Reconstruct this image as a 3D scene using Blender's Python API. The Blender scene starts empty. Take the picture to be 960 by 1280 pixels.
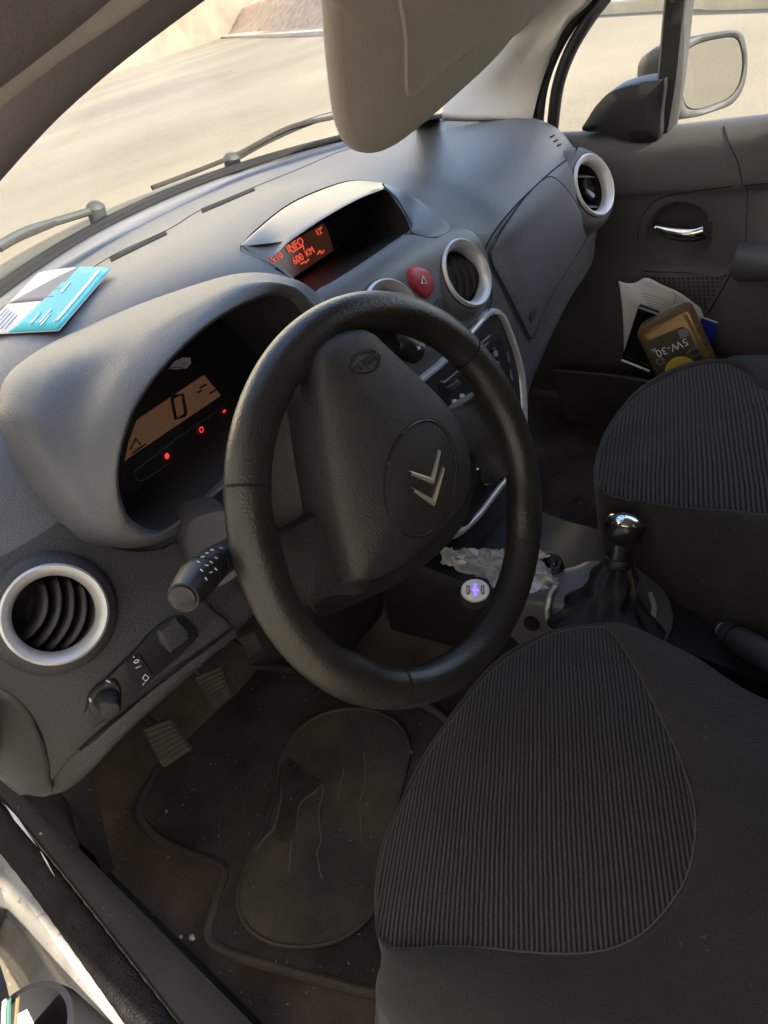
import bpy, bmesh, math, random
from mathutils import Vector as V, Matrix, noise
from mathutils.bvhtree import BVHTree
from mathutils.geometry import intersect_point_tri_2d
random.seed(7)
sc = bpy.context.scene
# ------------------------------------------------------------------ camera
YAW, PIT, ROL = [math.radians(a) for a in (43.12754705, 35.81100972, -17.277554)]
F = 893.138                                   # focal length in photo pixels (photo 960 x 1280)
CAM = V((-.7523, -.3695, 1.2175))
fw = V((math.sin(YAW)*math.cos(PIT), math.cos(YAW)*math.cos(PIT), -math.sin(PIT)))
r0 = V((math.cos(YAW), -math.sin(YAW), 0)); u0 = r0.cross(fw)
CR = r0*math.cos(ROL)+u0*math.sin(ROL); CU = -r0*math.sin(ROL)+u0*math.cos(ROL)
cd = bpy.data.cameras.new('camera'); co = bpy.data.objects.new('camera', cd); sc.collection.objects.link(co)
cd.sensor_fit = 'VERTICAL'; cd.sensor_height = 24; cd.sensor_width = 18; cd.lens = 24*F/1280
cd.clip_start = .01; cd.clip_end = 1000
m = Matrix((CR, CU, -fw)).transposed().to_4x4(); m.translation = CAM; co.matrix_world = m
sc.camera = co
# ------------------------------------------------------------------ sky, sun, exposure
SUN_EL, SUN_AZ = math.radians(27), math.radians(178)      # azimuth of the sun seen from the car, clockwise from +Y
w = bpy.data.worlds.new('World'); sc.world = w; w.use_nodes = True
nt = w.node_tree; bg = nt.nodes['Background']
sky = nt.nodes.new('ShaderNodeTexSky'); sky.sky_type = 'NISHITA'; sky.sun_disc = False
sky.sun_elevation = SUN_EL; sky.sun_rotation = SUN_AZ; sky.dust_density = 2.0
nt.links.new(sky.outputs[0], bg.inputs[0]); bg.inputs[1].default_value = .15
sl = bpy.data.lights.new('sun', 'SUN'); sl.energy = 4.2; sl.angle = math.radians(.5); sl.color = (1, .90, .74)
so = bpy.data.objects.new('sun', sl); sc.collection.objects.link(so)
sd = V((math.sin(SUN_AZ)*math.cos(SUN_EL), math.cos(SUN_AZ)*math.cos(SUN_EL), math.sin(SUN_EL)))
so.rotation_euler = sd.to_track_quat('Z', 'Y').to_euler()
sc.view_settings.view_transform = 'Standard'; sc.view_settings.look = 'None'
sc.view_settings.exposure = 2.58; sc.view_settings.gamma = 1
try:
    sc.cycles.use_denoising = True; sc.cycles.max_bounces = 10; sc.cycles.diffuse_bounces = 6
    sc.cycles.transparent_max_bounces = 12; sc.cycles.sample_clamp_indirect = 6; sc.cycles.caustics_reflective = False
except Exception: pass

# ------------------------------------------------------------------ helpers
def ray(x, y): return ((x-480)/F*CR - (y-640)/F*CU + fw)
def at(x, y, X=None, Y=None, Z=None, d=None):
    v = ray(x, y)
    if X is not None: t = (X-CAM.x)/v.x
    elif Y is not None: t = (Y-CAM.y)/v.y
    elif Z is not None: t = (Z-CAM.z)/v.z
    else: t = d/v.length
    return CAM+v*t
def atp(x, y, o, n):
    v = ray(x, y); return CAM+v*((o-CAM).dot(n)/v.dot(n))
def px(p):
    q = p-CAM; z = q.dot(fw)
    return (480+F*q.dot(CR)/z, 640-F*q.dot(CU)/z, z)
def cr(P, k, closed=False):
    n = len(P); out = []
    if n < 2: return list(P)
    segs = n if closed else n-1
    for i in range(segs):
        if closed: a, b, c, d = P[i-1], P[i], P[(i+1) % n], P[(i+2) % n]
        else:
            b, c = P[i], P[i+1]
            a = P[i-1] if i > 0 else b*2-c
            d = P[i+2] if i+2 < n else c*2-b
        for j in range(k):
            t = j/k
            out.append(.5*((2*b)+(c-a)*t+(2*a-5*b+4*c-d)*t*t+(3*b-a-3*c+d)*t**3))
    if not closed: out.append(P[-1].copy())
    return out
class MB:
    def __init__(s): s.v = []; s.f = []
    def add(s, vs, fs):
        o = len(s.v); s.v += [V(p) for p in vs]; s.f += [tuple(i+o for i in f) for f in fs]; return s
    def grid(s, rows, closed=False, cap0=False, cap1=False):
        n = len(rows[0]); vs = [p for r in rows for p in r]; fs = []
        for i in range(len(rows)-1):
            for j in range(n if closed else n-1):
                k = (j+1) % n; fs.append((i*n+j, i*n+k, (i+1)*n+k, (i+1)*n+j))
        if cap0: fs.append(tuple(range(n))[::-1])
        if cap1: fs.append(tuple((len(rows)-1)*n+j for j in range(n)))
        return s.add(vs, fs)
    def tube(s, pts, r, n=10, caps=True):
        rows = []; prev = None
        for i, p in enumerate(pts):
            t = (pts[min(i+1, len(pts)-1)]-pts[max(i-1, 0)])
            t = t.normalized() if t.length > 1e-9 else V((0, 0, 1))
            if prev is None: a = t.orthogonal().normalized()
            else:
                a = prev-t*prev.dot(t); a.normalize()
            prev = a; b = t.cross(a); rr = r[i] if isinstance(r, (list, tuple)) else r
            rows.append([p+rr*(math.cos(2*math.pi*k/n)*a+math.sin(2*math.pi*k/n)*b) for k in range(n)])
        return s.grid(rows, True, caps, caps)
    def box(s, c, ax, ay, az, bev=0.0):
        # axes are half-extent vectors; bevelled by insetting
        vs = []
        for z in (-1, 1):
            for y in (-1, 1):
                for x in (-1, 1): vs.append(c+ax*x+ay*y+az*z)
        return s.add(vs, [(0, 2, 3, 1), (4, 5, 7, 6), (0, 1, 5, 4), (2, 6, 7, 3), (0, 4, 6, 2), (1, 3, 7, 5)])
    def prism(s, pts, off):
        n = len(pts); a = list(pts); b = [p+off for p in pts]
        fs = [tuple(range(n))[::-1], tuple(range(n, 2*n))]+[(i, (i+1) % n, n+(i+1) % n, n+i) for i in range(n)]
        return s.add(a+b, fs)
    def lathe(s, c, n, prof, seg=48, ell=1.0, up=None):
        # prof: list of (radius, height along n)
        a = (up - n*up.dot(n)).normalized() if up is not None else n.orthogonal().normalized()
        b = n.cross(a); rows = []
        for (r, h) in prof:
            rows.append([c+n*h+r*(math.cos(2*math.pi*k/seg)*a+ell*math.sin(2*math.pi*k/seg)*b) for k in range(seg)])
        return s.grid(rows, True, prof[0][0] > 1e-5 and False, False)
def build(name, mb, mat, parent=None, smooth=True, thick=0, bevel=0, sub=0, ang=40, off=-1):
    me = bpy.data.meshes.new(name); me.from_pydata([tuple(p) for p in mb.v], [], mb.f)
    bm = bmesh.new(); bm.from_mesh(me); bmesh.ops.remove_doubles(bm, verts=bm.verts, dist=1e-5)
    bmesh.ops.recalc_face_normals(bm, faces=bm.faces); bm.to_mesh(me); bm.free()
    me.materials.append(mat); o = bpy.data.objects.new(name, me); sc.collection.objects.link(o)
    if thick: md = o.modifiers.new('thick', 'SOLIDIFY'); md.thickness = thick; md.offset = off
    if bevel: md = o.modifiers.new('bevel', 'BEVEL'); md.width = bevel; md.segments = 3; md.limit_method = 'ANGLE'; md.angle_limit = math.radians(35)
    if sub: md = o.modifiers.new('sub', 'SUBSURF'); md.levels = sub; md.render_levels = sub
    if smooth:
        me.shade_smooth()
        try: me.set_sharp_from_angle(angle=math.radians(ang))
        except Exception: pass
    if parent is not None: o.parent = parent; o.matrix_parent_inverse = Matrix.Translation(-ABS[parent.name]) if parent.name in ABS else Matrix()
    ABS[o.name] = V((0, 0, 0))
    return o
ABS = {}
def thing(name, label, cat, loc=(0, 0, 0), group=None):
    o = bpy.data.objects.new(name, None); sc.collection.objects.link(o); o.location = loc
    o.empty_display_size = .05; ABS[o.name] = V(loc)
    o['label'] = label; o['category'] = cat
    if group: o['group'] = group
    return o
def tag(o, label=None, cat=None, group=None, kind=None):
    for k, v in (('label', label), ('category', cat), ('group', group), ('kind', kind)):
        if v: o[k] = v
    return o
def text(name, s, size, o, xd, yd, mat, parent, ext=.0003, lift=.0006, align='CENTER', sx=1.0):
    cu = bpy.data.curves.new(name, 'FONT'); cu.body = s; cu.size = size; cu.extrude = ext
    cu.align_x = align; cu.align_y = 'CENTER'; cu.resolution_u = 3
    tmp = bpy.data.objects.new('tmp', cu); sc.collection.objects.link(tmp)
    dg = bpy.context.evaluated_depsgraph_get(); me = bpy.data.meshes.new_from_object(tmp.evaluated_get(dg))
    bpy.data.objects.remove(tmp)
    x = xd.normalized(); z = x.cross(yd).normalized(); y = z.cross(x)
    M = Matrix((x*sx, y, z)).transposed().to_4x4(); M.translation = o+z*lift
    me.transform(M); me.materials.clear(); me.materials.append(mat)
    ob = bpy.data.objects.new(name, me); sc.collection.objects.link(ob)
    if parent is not None: ob.parent = parent; ob.matrix_parent_inverse = Matrix.Translation(-ABS[parent.name]) if parent.name in ABS else Matrix()
    return ob

# ------------------------------------------------------------------ materials
def mat(name, col, rough=.5, metal=0, bump=0, bscale=400, var=0, vscale=6, col2=None, emis=None, estr=0, coat=0, spec=.5, trans=0, sheen=0, speck=0, specscale=300, speccol=(.4, .38, .34)):
    m = bpy.data.materials.new(name); m.use_nodes = True; n = m.node_tree; b = n.nodes['Principled BSDF']
    L = n.links.new
    b.inputs['Base Color'].default_value = (*col, 1); b.inputs['Roughness'].default_value = rough; b.inputs['Metallic'].default_value = metal
    b.inputs['Specular IOR Level'].default_value = spec; b.inputs['Coat Weight'].default_value = coat
    b.inputs['Transmission Weight'].default_value = trans
    if sheen: b.inputs['Sheen Weight'].default_value = sheen
    tc = n.nodes.new('ShaderNodeTexCoord')
    cout = None
    if var or col2:
        no = n.nodes.new('ShaderNodeTexNoise'); no.inputs['Scale'].default_value = vscale; no.inputs['Detail'].default_value = 6; no.inputs['Roughness'].default_value = .6
        L(tc.outputs['Object'], no.inputs['Vector'])
        rp = n.nodes.new('ShaderNodeValToRGB'); rp.color_ramp.elements[0].position = .35; rp.color_ramp.elements[1].position = .68
        c2 = col2 or tuple(c*(1+var) for c in col); c1 = col if col2 else tuple(c*(1-var) for c in col)
        rp.color_ramp.elements[0].color = (*c1, 1); rp.color_ramp.elements[1].color = (*c2, 1)
        L(no.outputs['Fac'], rp.inputs[0]); cout = rp.outputs[0]
        mr = n.nodes.new('ShaderNodeMapRange'); mr.inputs['To Min'].default_value = rough*.9; mr.inputs['To Max'].default_value = min(1, rough*1.12)
        L(no.outputs['Fac'], mr.inputs['Value']); L(mr.outputs[0], b.inputs['Roughness'])
    if speck:
        vo = n.nodes.new('ShaderNodeTexNoise'); vo.inputs['Scale'].default_value = specscale; vo.inputs['Detail'].default_value = 2
        L(tc.outputs['Object'], vo.inputs['Vector'])
        r2 = n.nodes.new('ShaderNodeValToRGB'); r2.color_ramp.elements[0].position = 1-speck; r2.color_ramp.elements[1].position = min(1, 1-speck+.03)
        r2.color_ramp.elements[0].color = (0, 0, 0, 1); r2.color_ramp.elements[1].color = (1, 1, 1, 1)
        L(vo.outputs['Fac'], r2.inputs[0])
        mx = n.nodes.new('ShaderNodeMix'); mx.data_type = 'RGBA'
        L(r2.outputs[0], mx.inputs['Factor'])
        if cout is not None: L(cout, mx.inputs[6])
        else: mx.inputs[6].default_value = (*col, 1)
        mx.inputs[7].default_value = (*speccol, 1); cout = mx.outputs[2]
    if cout is not None: L(cout, b.inputs['Base Color'])
    if bump:
        nb = n.nodes.new('ShaderNodeTexNoise'); nb.inputs['Scale'].default_value = bscale; nb.inputs['Detail'].default_value = 3
        L(tc.outputs['Object'], nb.inputs['Vector'])
        bp = n.nodes.new('ShaderNodeBump'); bp.inputs['Strength'].default_value = bump; bp.inputs['Distance'].default_value = .001
        L(nb.outputs['Fac'], bp.inputs['Height']); L(bp.outputs[0], b.inputs['Normal'])
    if emis: b.inputs['Emission Color'].default_value = (*emis, 1); b.inputs['Emission Strength'].default_value = estr
    return m
M = {}
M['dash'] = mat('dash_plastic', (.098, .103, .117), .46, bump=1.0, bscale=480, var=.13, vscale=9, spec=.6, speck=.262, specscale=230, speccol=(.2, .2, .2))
M['dash2'] = mat('shaded_fascia_plastic', (.043, .043, .048), .55, bump=1.0, bscale=480, var=.12, vscale=9, spec=.45)  # dash plastic darkened, shade of the driver-side front put into its colour
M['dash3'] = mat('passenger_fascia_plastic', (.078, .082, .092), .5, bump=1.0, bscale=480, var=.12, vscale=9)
M['infill'] = mat('spoke_infill_grey', (.105, .10, .10), .6, bump=.6, bscale=700, var=.06)
M['badge'] = mat('badge_chrome', (.92, .88, .80), .28, metal=.85)
M['satin'] = mat('satin_grey_paint', (.125, .133, .155), .36, bump=.06, bscale=600, var=.04, spec=.5)
M['door'] = mat('door_plastic', (.085, .084, .087), .6, bump=.4, bscale=800, var=.08, vscale=8)
M['black'] = mat('black_plastic', (.018, .018, .02), .42, bump=.2, bscale=700, var=.1)
M['matblack'] = mat('matt_black', (.012, .012, .013), .8, bump=.2, bscale=500)
M['gloss'] = mat('gloss_black', (.012, .012, .014), .16, spec=.5)
M['leather'] = mat('worn_leather', (.022, .020, .018), .32, bump=.55, bscale=480, var=.35, vscale=12, spec=.55)
M['pad'] = mat('airbag_plastic', (.027, .026, .026), .46, bump=.9, bscale=650, var=.1, vscale=10)
M['silver'] = mat('silver_paint', (.62, .62, .64), .34, metal=.35, bump=.03, var=.04)
M['chrome'] = mat('chrome', (.75, .75, .76), .09, metal=1)
M['bolster'] = mat('plain_seat_fabric', (.031, .028, .027), .88, bump=1.2, bscale=700, var=.22, vscale=5, spec=.2, sheen=.12, speck=.285, specscale=120, speccol=(.06, .055, .05))
M['carpet'] = mat('dirty_carpet', (.034, .027, .024), .95, bump=1.5, bscale=350, col2=(.13, .10, .08), vscale=4.5, spec=.1, speck=.275, specscale=95, speccol=(.2, .18, .15))
M['mat'] = mat('floor_mat_pile', (.026, .022, .020), .95, bump=1.5, bscale=420, col2=(.075, .06, .05), vscale=6, spec=.1, speck=.27, specscale=110, speccol=(.24, .22, .18))
M['rubber'] = mat('dusty_rubber', (.036, .030, .026), .8, bump=.8, bscale=220, col2=(.080, .064, .051), vscale=9, spec=.2)
M['pedal'] = mat('pedal_rubber', (.055, .047, .04), .7, bump=.3, bscale=300, var=.3, vscale=30)
M['lining'] = mat('pillar_lining', (.42, .40, .38), .8, bump=.3, bscale=700, var=.05)
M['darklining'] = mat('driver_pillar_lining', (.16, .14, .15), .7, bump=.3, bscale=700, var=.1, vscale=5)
M['visor'] = mat('visor_vinyl', (.46, .42, .38), .62, bump=.35, bscale=700, var=.05)
M['white'] = mat('white_car_paint', (.46, .44, .41), .4, col2=(.26, .24, .22), vscale=14, speck=.325, specscale=75, speccol=(.25, .22, .19), coat=.3)
M['seal'] = mat('rubber_seal', (.032, .029, .028), .9, spec=.15, bump=2.5, bscale=330, var=.25, vscale=25)
M['sillplastic'] = mat('sill_plastic', (.045, .043, .043), .8, spec=.15, bump=.3, bscale=500, var=.15, vscale=8, speck=.25, specscale=120)
M['red'] = mat('hazard_red', (.42, .035, .045), .4)
M['marking'] = mat('white_marking', (.7, .7, .72), .5)
M['groove'] = mat('dark_groove', (.006, .006, .007), .9)
M['cowl'] = mat('cowl_plastic', (.026, .030, .029), .6, bump=.4, bscale=80, var=.25, vscale=10)
M['bodywhite'] = mat('outer_paint', (.66, .66, .64), .25, coat=.6)
M['amber'] = mat('amber_display', (.085, .055, .038), .35, emis=(.40, .19, .10), estr=.025)
M['lcdink'] = mat('display_ink', (.03, .015, .01), .4)
M['redlight'] = mat('red_indicator', (.3, .02, .02), .4, emis=(1, .04, .05), estr=.2)
M['screen'] = mat('info_screen', (.12, .07, .055), .25, emis=(.25, .08, .05), estr=.02)
M['digits'] = mat('red_digits', (.4, .05, .03), .4, emis=(1, .12, .06), estr=.15)
M['teal'] = mat('turquoise_print', (.005, .42, .50), .5, spec=.3)
M['paper'] = mat('white_paper', (.72, .72, .75), .6, spec=.2, var=.03)
M['greypaper'] = mat('grey_sheen_print', (.20, .20, .23), .6, spec=.2)
M['gold'] = mat('bronze_bottle_plastic', (.22, .125, .05), .32, metal=.45, bump=.05, bscale=100)
M['olive'] = mat('olive_label', (.05, .05, .03), .4)
M['yellow'] = mat('yellow_print', (.75, .55, .08), .5)
M['blue'] = mat('blue_cover', (.03, .04, .42), .4)
M['green'] = mat('green_slip', (.04, .12, .10), .6); M['ochre'] = mat('ochre_slip', (.14, .10, .05), .6); M['pink'] = mat('pale_pink_slip', (.42, .36, .42), .5)
M['crease'] = mat('dusty_crease', (.10, .082, .062), .9)
M['outerblack'] = mat('outer_grained_black', (.016, .017, .019), .6, bump=.3, bscale=400)
M['button'] = mat('pale_button', (.6, .6, .62), .3)
M['plinth'] = mat('plinth_stone', (.15, .125, .095), .9, var=.2, vscale=.5)
M['lintfab'] = mat('piping_thread', (.075, .07, .066), .9)
M['recess'] = mat('recess_plastic', (.032, .032, .035), .7, bump=.3, bscale=500)
M['clusterface'] = mat('cluster_lens', (.014, .014, .017), .3, spec=.5)
M['ink'] = mat('grey_ink', (.25, .25, .27), .6)
M['usbwhite'] = mat('white_glossy_plastic', (.75, .75, .78), .25)
M['led'] = mat('blue_led', (.1, .1, .9), .3, emis=(.10, .06, 1), estr=.8)
M['bootleather'] = mat('boot_leather', (.010, .0095, .0095), .5, bump=1.0, bscale=300, var=.2)
M['knob'] = mat('rounded_black_knob', (.015, .015, .016), .3, bump=.2, bscale=300)
M['stone'] = mat('stone_wall', (.42, .32, .25), .9, bump=1, bscale=12, col2=(.24, .17, .13), vscale=2.2)
M['kerb'] = mat('kerb_stone', (.40, .37, .30), .8, var=.15, vscale=1.5)
M['plaster'] = mat('pale_plaster', (.68, .62, .5), .85, var=.1, vscale=.8)
M['foliage'] = mat('foliage', (.05, .08, .025), .7, col2=(.10, .13, .04), vscale=3)
# asphalt
def asphalt():
    m = mat('asphalt', (.158, .139, .108), .9, bump=1, bscale=60, var=.26, vscale=.16, spec=.2, speck=.385, specscale=55, speccol=(.23, .205, .165))
    return m
M['asphalt'] = asphalt()
# corduroy seat insert: ridges run along a direction in the seat plane
def corduroy(name, d, pitch):
    m = mat(name, (.03, .03, .03), .9, spec=.2, sheen=.1); n = m.node_tree; L = n.links.new; b = n.nodes['Principled BSDF']
    tc = n.nodes.new('ShaderNodeTexCoord'); dp = n.nodes.new('ShaderNodeVectorMath'); dp.operation = 'DOT_PRODUCT'
    p = V((-d[1], d[0], 0)).normalized()
    dp.inputs[1].default_value = tuple(p*(2*math.pi/pitch)); L(tc.outputs['Object'], dp.inputs[0])
    wn_ = n.nodes.new('ShaderNodeTexNoise'); wn_.inputs['Scale'].default_value = 14; wn_.inputs['Detail'].default_value = 4; L(tc.outputs['Object'], wn_.inputs['Vector'])
    ad = n.nodes.new('ShaderNodeMath'); ad.operation = 'MULTIPLY_ADD'; L(wn_.outputs['Fac'], ad.inputs[0]); ad.inputs[1].default_value = 5.0; L(dp.outputs['Value'], ad.inputs[2])
    sn = n.nodes.new('ShaderNodeMath'); sn.operation = 'SINE'; L(ad.outputs[0], sn.inputs[0])
    mr = n.nodes.new('ShaderNodeMapRange'); mr.inputs[1].default_value = -1; mr.inputs[2].default_value = 1; L(sn.outputs[0], mr.inputs[0])
    rp = n.nodes.new('ShaderNodeValToRGB'); rp.color_ramp.elements[0].position = .15; rp.color_ramp.elements[1].position = .75
    rp.color_ramp.elements[0].color = (.016, .014, .014, 1); rp.color_ramp.elements[1].color = (.085, .079, .075, 1); L(mr.outputs[0], rp.inputs[0])
    no = n.nodes.new('ShaderNodeTexNoise'); no.inputs['Scale'].default_value = 500; no.inputs['Detail'].default_value = 2; L(tc.outputs['Object'], no.inputs['Vector'])
    mx = n.nodes.new('ShaderNodeMix'); mx.data_type = 'RGBA'; mx.blend_type = 'MULTIPLY'; mx.inputs['Factor'].default_value = .7
    L(rp.outputs[0], mx.inputs[6]); L(no.outputs['Fac'], mx.inputs[7])
    L(mx.outputs[2], b.inputs['Base Color'])
    bp = n.nodes.new('ShaderNodeBump'); bp.inputs['Strength'].default_value = .8; bp.inputs['Distance'].default_value = .0012
    L(mr.outputs[0], bp.inputs['Height']); L(bp.outputs[0], b.inputs['Normal'])
    return m
M['cord_a'] = corduroy('corduroy_driver', (-.89, -.454), .0043)
M['cord_b'] = corduroy('corduroy_passenger', (-.94, -.33), .0062)
# window glass: thin sheet, mostly see-through with a fresnel reflection and a little dust
def glass(name, dust=.03, tint=(.95, .97, .95), rough=.02, f0=.05):
    m = bpy.data.materials.new(name); m.use_nodes = True; n = m.node_tree; n.nodes.clear(); L = n.links.new
    out = n.nodes.new('ShaderNodeOutputMaterial'); tr = n.nodes.new('ShaderNodeBsdfTransparent'); tr.inputs[0].default_value = (*tint, 1)
    gl = n.nodes.new('ShaderNodeBsdfGlossy'); gl.inputs['Roughness'].default_value = rough
    lf = n.nodes.new('ShaderNodeLayerWeight'); lf.inputs['Blend'].default_value = .5
    pw_ = n.nodes.new('ShaderNodeMath'); pw_.operation = 'POWER'; L(lf.outputs['Facing'], pw_.inputs[0]); pw_.inputs[1].default_value = 5
    lw = n.nodes.new('ShaderNodeMath'); lw.operation = 'MULTIPLY_ADD'; L(pw_.outputs[0], lw.inputs[0]); lw.inputs[1].default_value = .9; lw.inputs[2].default_value = f0
    mx = n.nodes.new('ShaderNodeMixShader'); L(lw.outputs[0], mx.inputs[0]); L(tr.outputs[0], mx.inputs[1]); L(gl.outputs[0], mx.inputs[2])
    df = n.nodes.new('ShaderNodeBsdfDiffuse'); df.inputs[0].default_value = (.7, .68, .62, 1)
    m2 = n.nodes.new('ShaderNodeMixShader'); m2.inputs[0].default_value = dust; L(mx.outputs[0], m2.inputs[1]); L(df.outputs[0], m2.inputs[2])
    L(m2.outputs[0], out.inputs[0]); return m
M['glass'] = glass('window_glass', .05); M['clearfilm'] = glass('clear_film', .38, (.93, .95, .97), .25, .12)
M['mirror'] = mat('mirror_silver', (.50, .51, .50), .015, metal=1)

# ------------------------------------------------------------------ outside: ground, kerb, wall
g = MB().add([(-300, -300, 0), (300, -300, 0), (300, 300, 0), (-300, 300, 0)], [(0, 1, 2, 3)])
tag(build('road', g, M['asphalt'], smooth=False), kind='structure', label='sunlit pale asphalt street around the car')
kl = [V((-6, -14.5, 0)), V((2, -5.8, 0)), V((8.6, 2, 0)), V((11, 4.8, 0)), V((23.5, 21.5, 0)), V((44, 47, 0)), V((80, 92, 0))]
kp = cr(kl, 10)
def side(P, i):
    t = (P[min(i+1, len(P)-1)]-P[max(i-1, 0)]).normalized(); return V((t.y, -t.x, 0))
rows = []
for i, p in enumerate(kp):
    s = side(kp, i); rows.append([p+V((0, 0, -.02)), p+V((0, 0, .13)), p+s*.02+V((0, 0, .15)), p+s*.28+V((0, 0, .15)), p+s*.28+V((0, 0, -.02))])
tag(build('kerb', MB().grid(rows), M['kerb'], ang=30), kind='structure', label='pale stone kerb across the street')
rows = []
for i, p in enumerate(kp):
    s = side(kp, i); rows.append([p+s*.27+V((0, 0, .14)), p+s*1.5+V((0, 0, .16)), p+s*3.4+V((0, 0, .14))])
tag(build('pavement', MB().grid(rows), M['stone'], ang=30), kind='structure', label='dusty pavement behind the kerb')
# rough stone embankment wall behind the pavement
rows = []
P2 = cr(kl, 60)
for i, p in enumerate(P2):
    s = side(P2, i); row = []
    for h in range(9):
        z = h*.22; q = p+s*(.8+.30*h)+V((0, 0, z+.1))
        q += s*.16*noise.noise(q*2.3)+V((0, 0, .16*noise.noise(q*1.7))); row.append(q)
    q = row[-1]+s*.5; row.append(q); row.append(V((q.x, q.y, 0))); rows.append(row)
tag(build('stone_wall', MB().grid(rows), M['stone'], ang=25), 'rough brown stone wall along the pavement across the street', 'wall')
# plaster house beyond it, only its foot and its reflection reach the car
def house(name, c, ang_, L_, D_, H_, label):
    t = thing(name, label, 'building', c)
    ux = V((math.cos(ang_), math.sin(ang_), 0)); uy = V((-ux.y, ux.x, 0)); c = V(c)
    build('wall', MB().box(c+V((0, 0, H_/2)), ux*L_/2, uy*D_/2, V((0, 0, H_/2))), M['plaster'], t, False)
    build('roof', MB().box(c+V((0, 0, H_+.15)), ux*(L_/2+.4), uy*(D_/2+.4), V((0, 0, .15))), M['stone'], t, False)
    for fl in range(3, int(H_//3)):
        for k in range(int(L_//3)):
            for sgn in (1,-1):
                q = c+ux*(-L_/2+1.6+3*k)+uy*sgn*(D_/2+.01)+V((0, 0, 1.6+3*fl))
                wn = build('window', MB().box(q, ux*.5, uy*.03, V((0, 0, .7))), M['gloss'], t, False)
                build('frame', MB().box(q-V((0, 0, .76)), ux*.62, uy*.07, V((0, 0, .05))), M['kerb'], wn, False)
house('sky_block_house', (-7.2, -5, 0), math.radians(90), 26, 9, 12, 'tall plaster house on the near side of the street beside the open door')  # added out of view to cut the sky light from the left
house('plaster_house', (34, 12, 0), math.radians(52), 24, 9, 7, 'pale plaster house with dark windows behind the stone wall')
house('warm_bounce_block', (45, 70, 0), 0, 100, 10, 39, 'long pale apartment block closing the far end of the street')  # added sunlit front that bounces a warm glow onto the dash top
plb = build('plinth', MB().box(V((45, 64.7, 3.5)), V((50, 0, 0)), V((0, .3, 0)), V((0, 0, 3.5))), M['plinth'], bpy.data.objects['warm_bounce_block'], False)  # added dark foot keeps the block's base from glaring
house('warm_bounce_house', (-10, 20, 0), 0, 18, 8, 14, 'pale corner house straight ahead of the car beyond the crossing')  # added out of view as a warm reflector for the dash

# ------------------------------------------------------------------ dashboard base surface
ST = [
 (-.735, [(.42,.93),(.40,.93),(.37,.925),(.35,.905),(.34,.87),(.33,.82),(.32,.74),(.33,.66),(.36,.60),(.46,.56)]),
 (-.70, [(.48,.94),(.44,.945),(.38,.94),(.33,.92),(.30,.885),(.275,.83),(.262,.76),(.265,.68),(.29,.62),(.45,.58)]),
 (-.62, [(.56,.958),(.50,.97),(.42,.965),(.34,.935),(.285,.885),(.25,.84),(.222,.77),(.215,.72),(.225,.68),(.42,.64)]),
 (-.50, [(.65,.975),(.58,.985),(.46,.985),(.35,.955),(.29,.90),(.25,.84),(.215,.78),(.205,.73),(.21,.685),(.42,.64)]),
 (-.37, [(.73,.985),(.62,.99),(.48,.995),(.37,.97),(.31,.90),(.27,.84),(.225,.78),(.215,.73),(.22,.68),(.42,.62)]),
 (-.22, [(.77,.995),(.625,.993),(.46,1.0),(.34,.985),(.25,.935),(.225,.88),(.215,.80),(.22,.73),(.235,.66),(.40,.60)]),
 (-.10, [(.79,1.0),(.625,.995),(.45,1.0),(.33,.985),(.235,.94),(.213,.88),(.205,.80),(.205,.70),(.205,.52),(.35,.45)]),
 (.05, [(.795,1.0),(.625,.995),(.44,.998),(.32,.98),(.235,.935),(.21,.88),(.20,.80),(.20,.70),(.20,.52),(.35,.45)]),
 (.15, [(.785,.997),(.615,.992),(.42,.985),(.29,.955),(.213,.897),(.20,.85),(.195,.78),(.20,.68),(.205,.53),(.34,.46)]),
 (.22, [(.77,.992),(.605,.988),(.41,.978),(.28,.95),(.207,.90),(.192,.85),(.19,.77),(.205,.68),(.23,.58),(.4,.56)]),
 (.40, [(.70,.98),(.58,.975),(.41,.965),(.29,.94),(.222,.897),(.205,.85),(.205,.78),(.22,.70),(.25,.64),(.42,.62)]),
 (.55, [(.62,.965),(.53,.962),(.41,.948),(.315,.922),(.262,.882),(.24,.84),(.23,.78),(.238,.71),(.268,.65),(.43,.62)]),
 (.62, [(.56,.955),(.49,.95),(.41,.938),(.335,.91),(.293,.872),(.27,.83),(.255,.77),(.262,.71),(.29,.655),(.44,.63)]),
 (.675, [(.50,.935),(.45,.932),(.40,.922),(.355,.9),(.325,.867),(.31,.82),(.30,.77),(.30,.71),(.32,.66),(.45,.64)]),
]
cols = [[V((x, y, z)) for (y, z) in pr] for x, pr in ST]
cols = [cr(c, 12) for c in cols]
base_rows = [cr([cols[i][j] for i in range(len(cols))], 12) for j in range(len(cols[0]))]
BASE = MB().grid(base_rows)
BVH = BVHTree.FromPolygons(BASE.v, BASE.f)
def hit(x, y, bvh=None, Yf=.21):
    v = ray(x, y).normalized(); h = (bvh or BVH).ray_cast(CAM, v)
    if h[0] is None:
        p = at(x, y, Y=Yf); return p, V((0, -1, .2)).normalized()
    n = h[1]
    if n.dot(v) > 0: n = -n
    return h[0], n
def inpoly(p, poly):
    x, y = p[0], p[1]; c = False; n = len(poly)
    for i in range(n):
        x1, y1 = poly[i][0], poly[i][1]; x2, y2 = poly[i-1][0], poly[i-1][1]
        if (y1 > y) != (y2 > y) and x < (x2-x1)*(y-y1)/(y2-y1)+x1: c = not c
    return c
VENTS = [(V((-.622, .222, .842)), V((-.16, -.87, .46)).normalized(), .0450),
         (V((.062, .196, .866)), V((0, -.93, .37)).normalized(), .0475),
         (at(742, 232, Y=.205), V((-.12, -.93, .34)).normalized(), .0530)]
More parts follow.
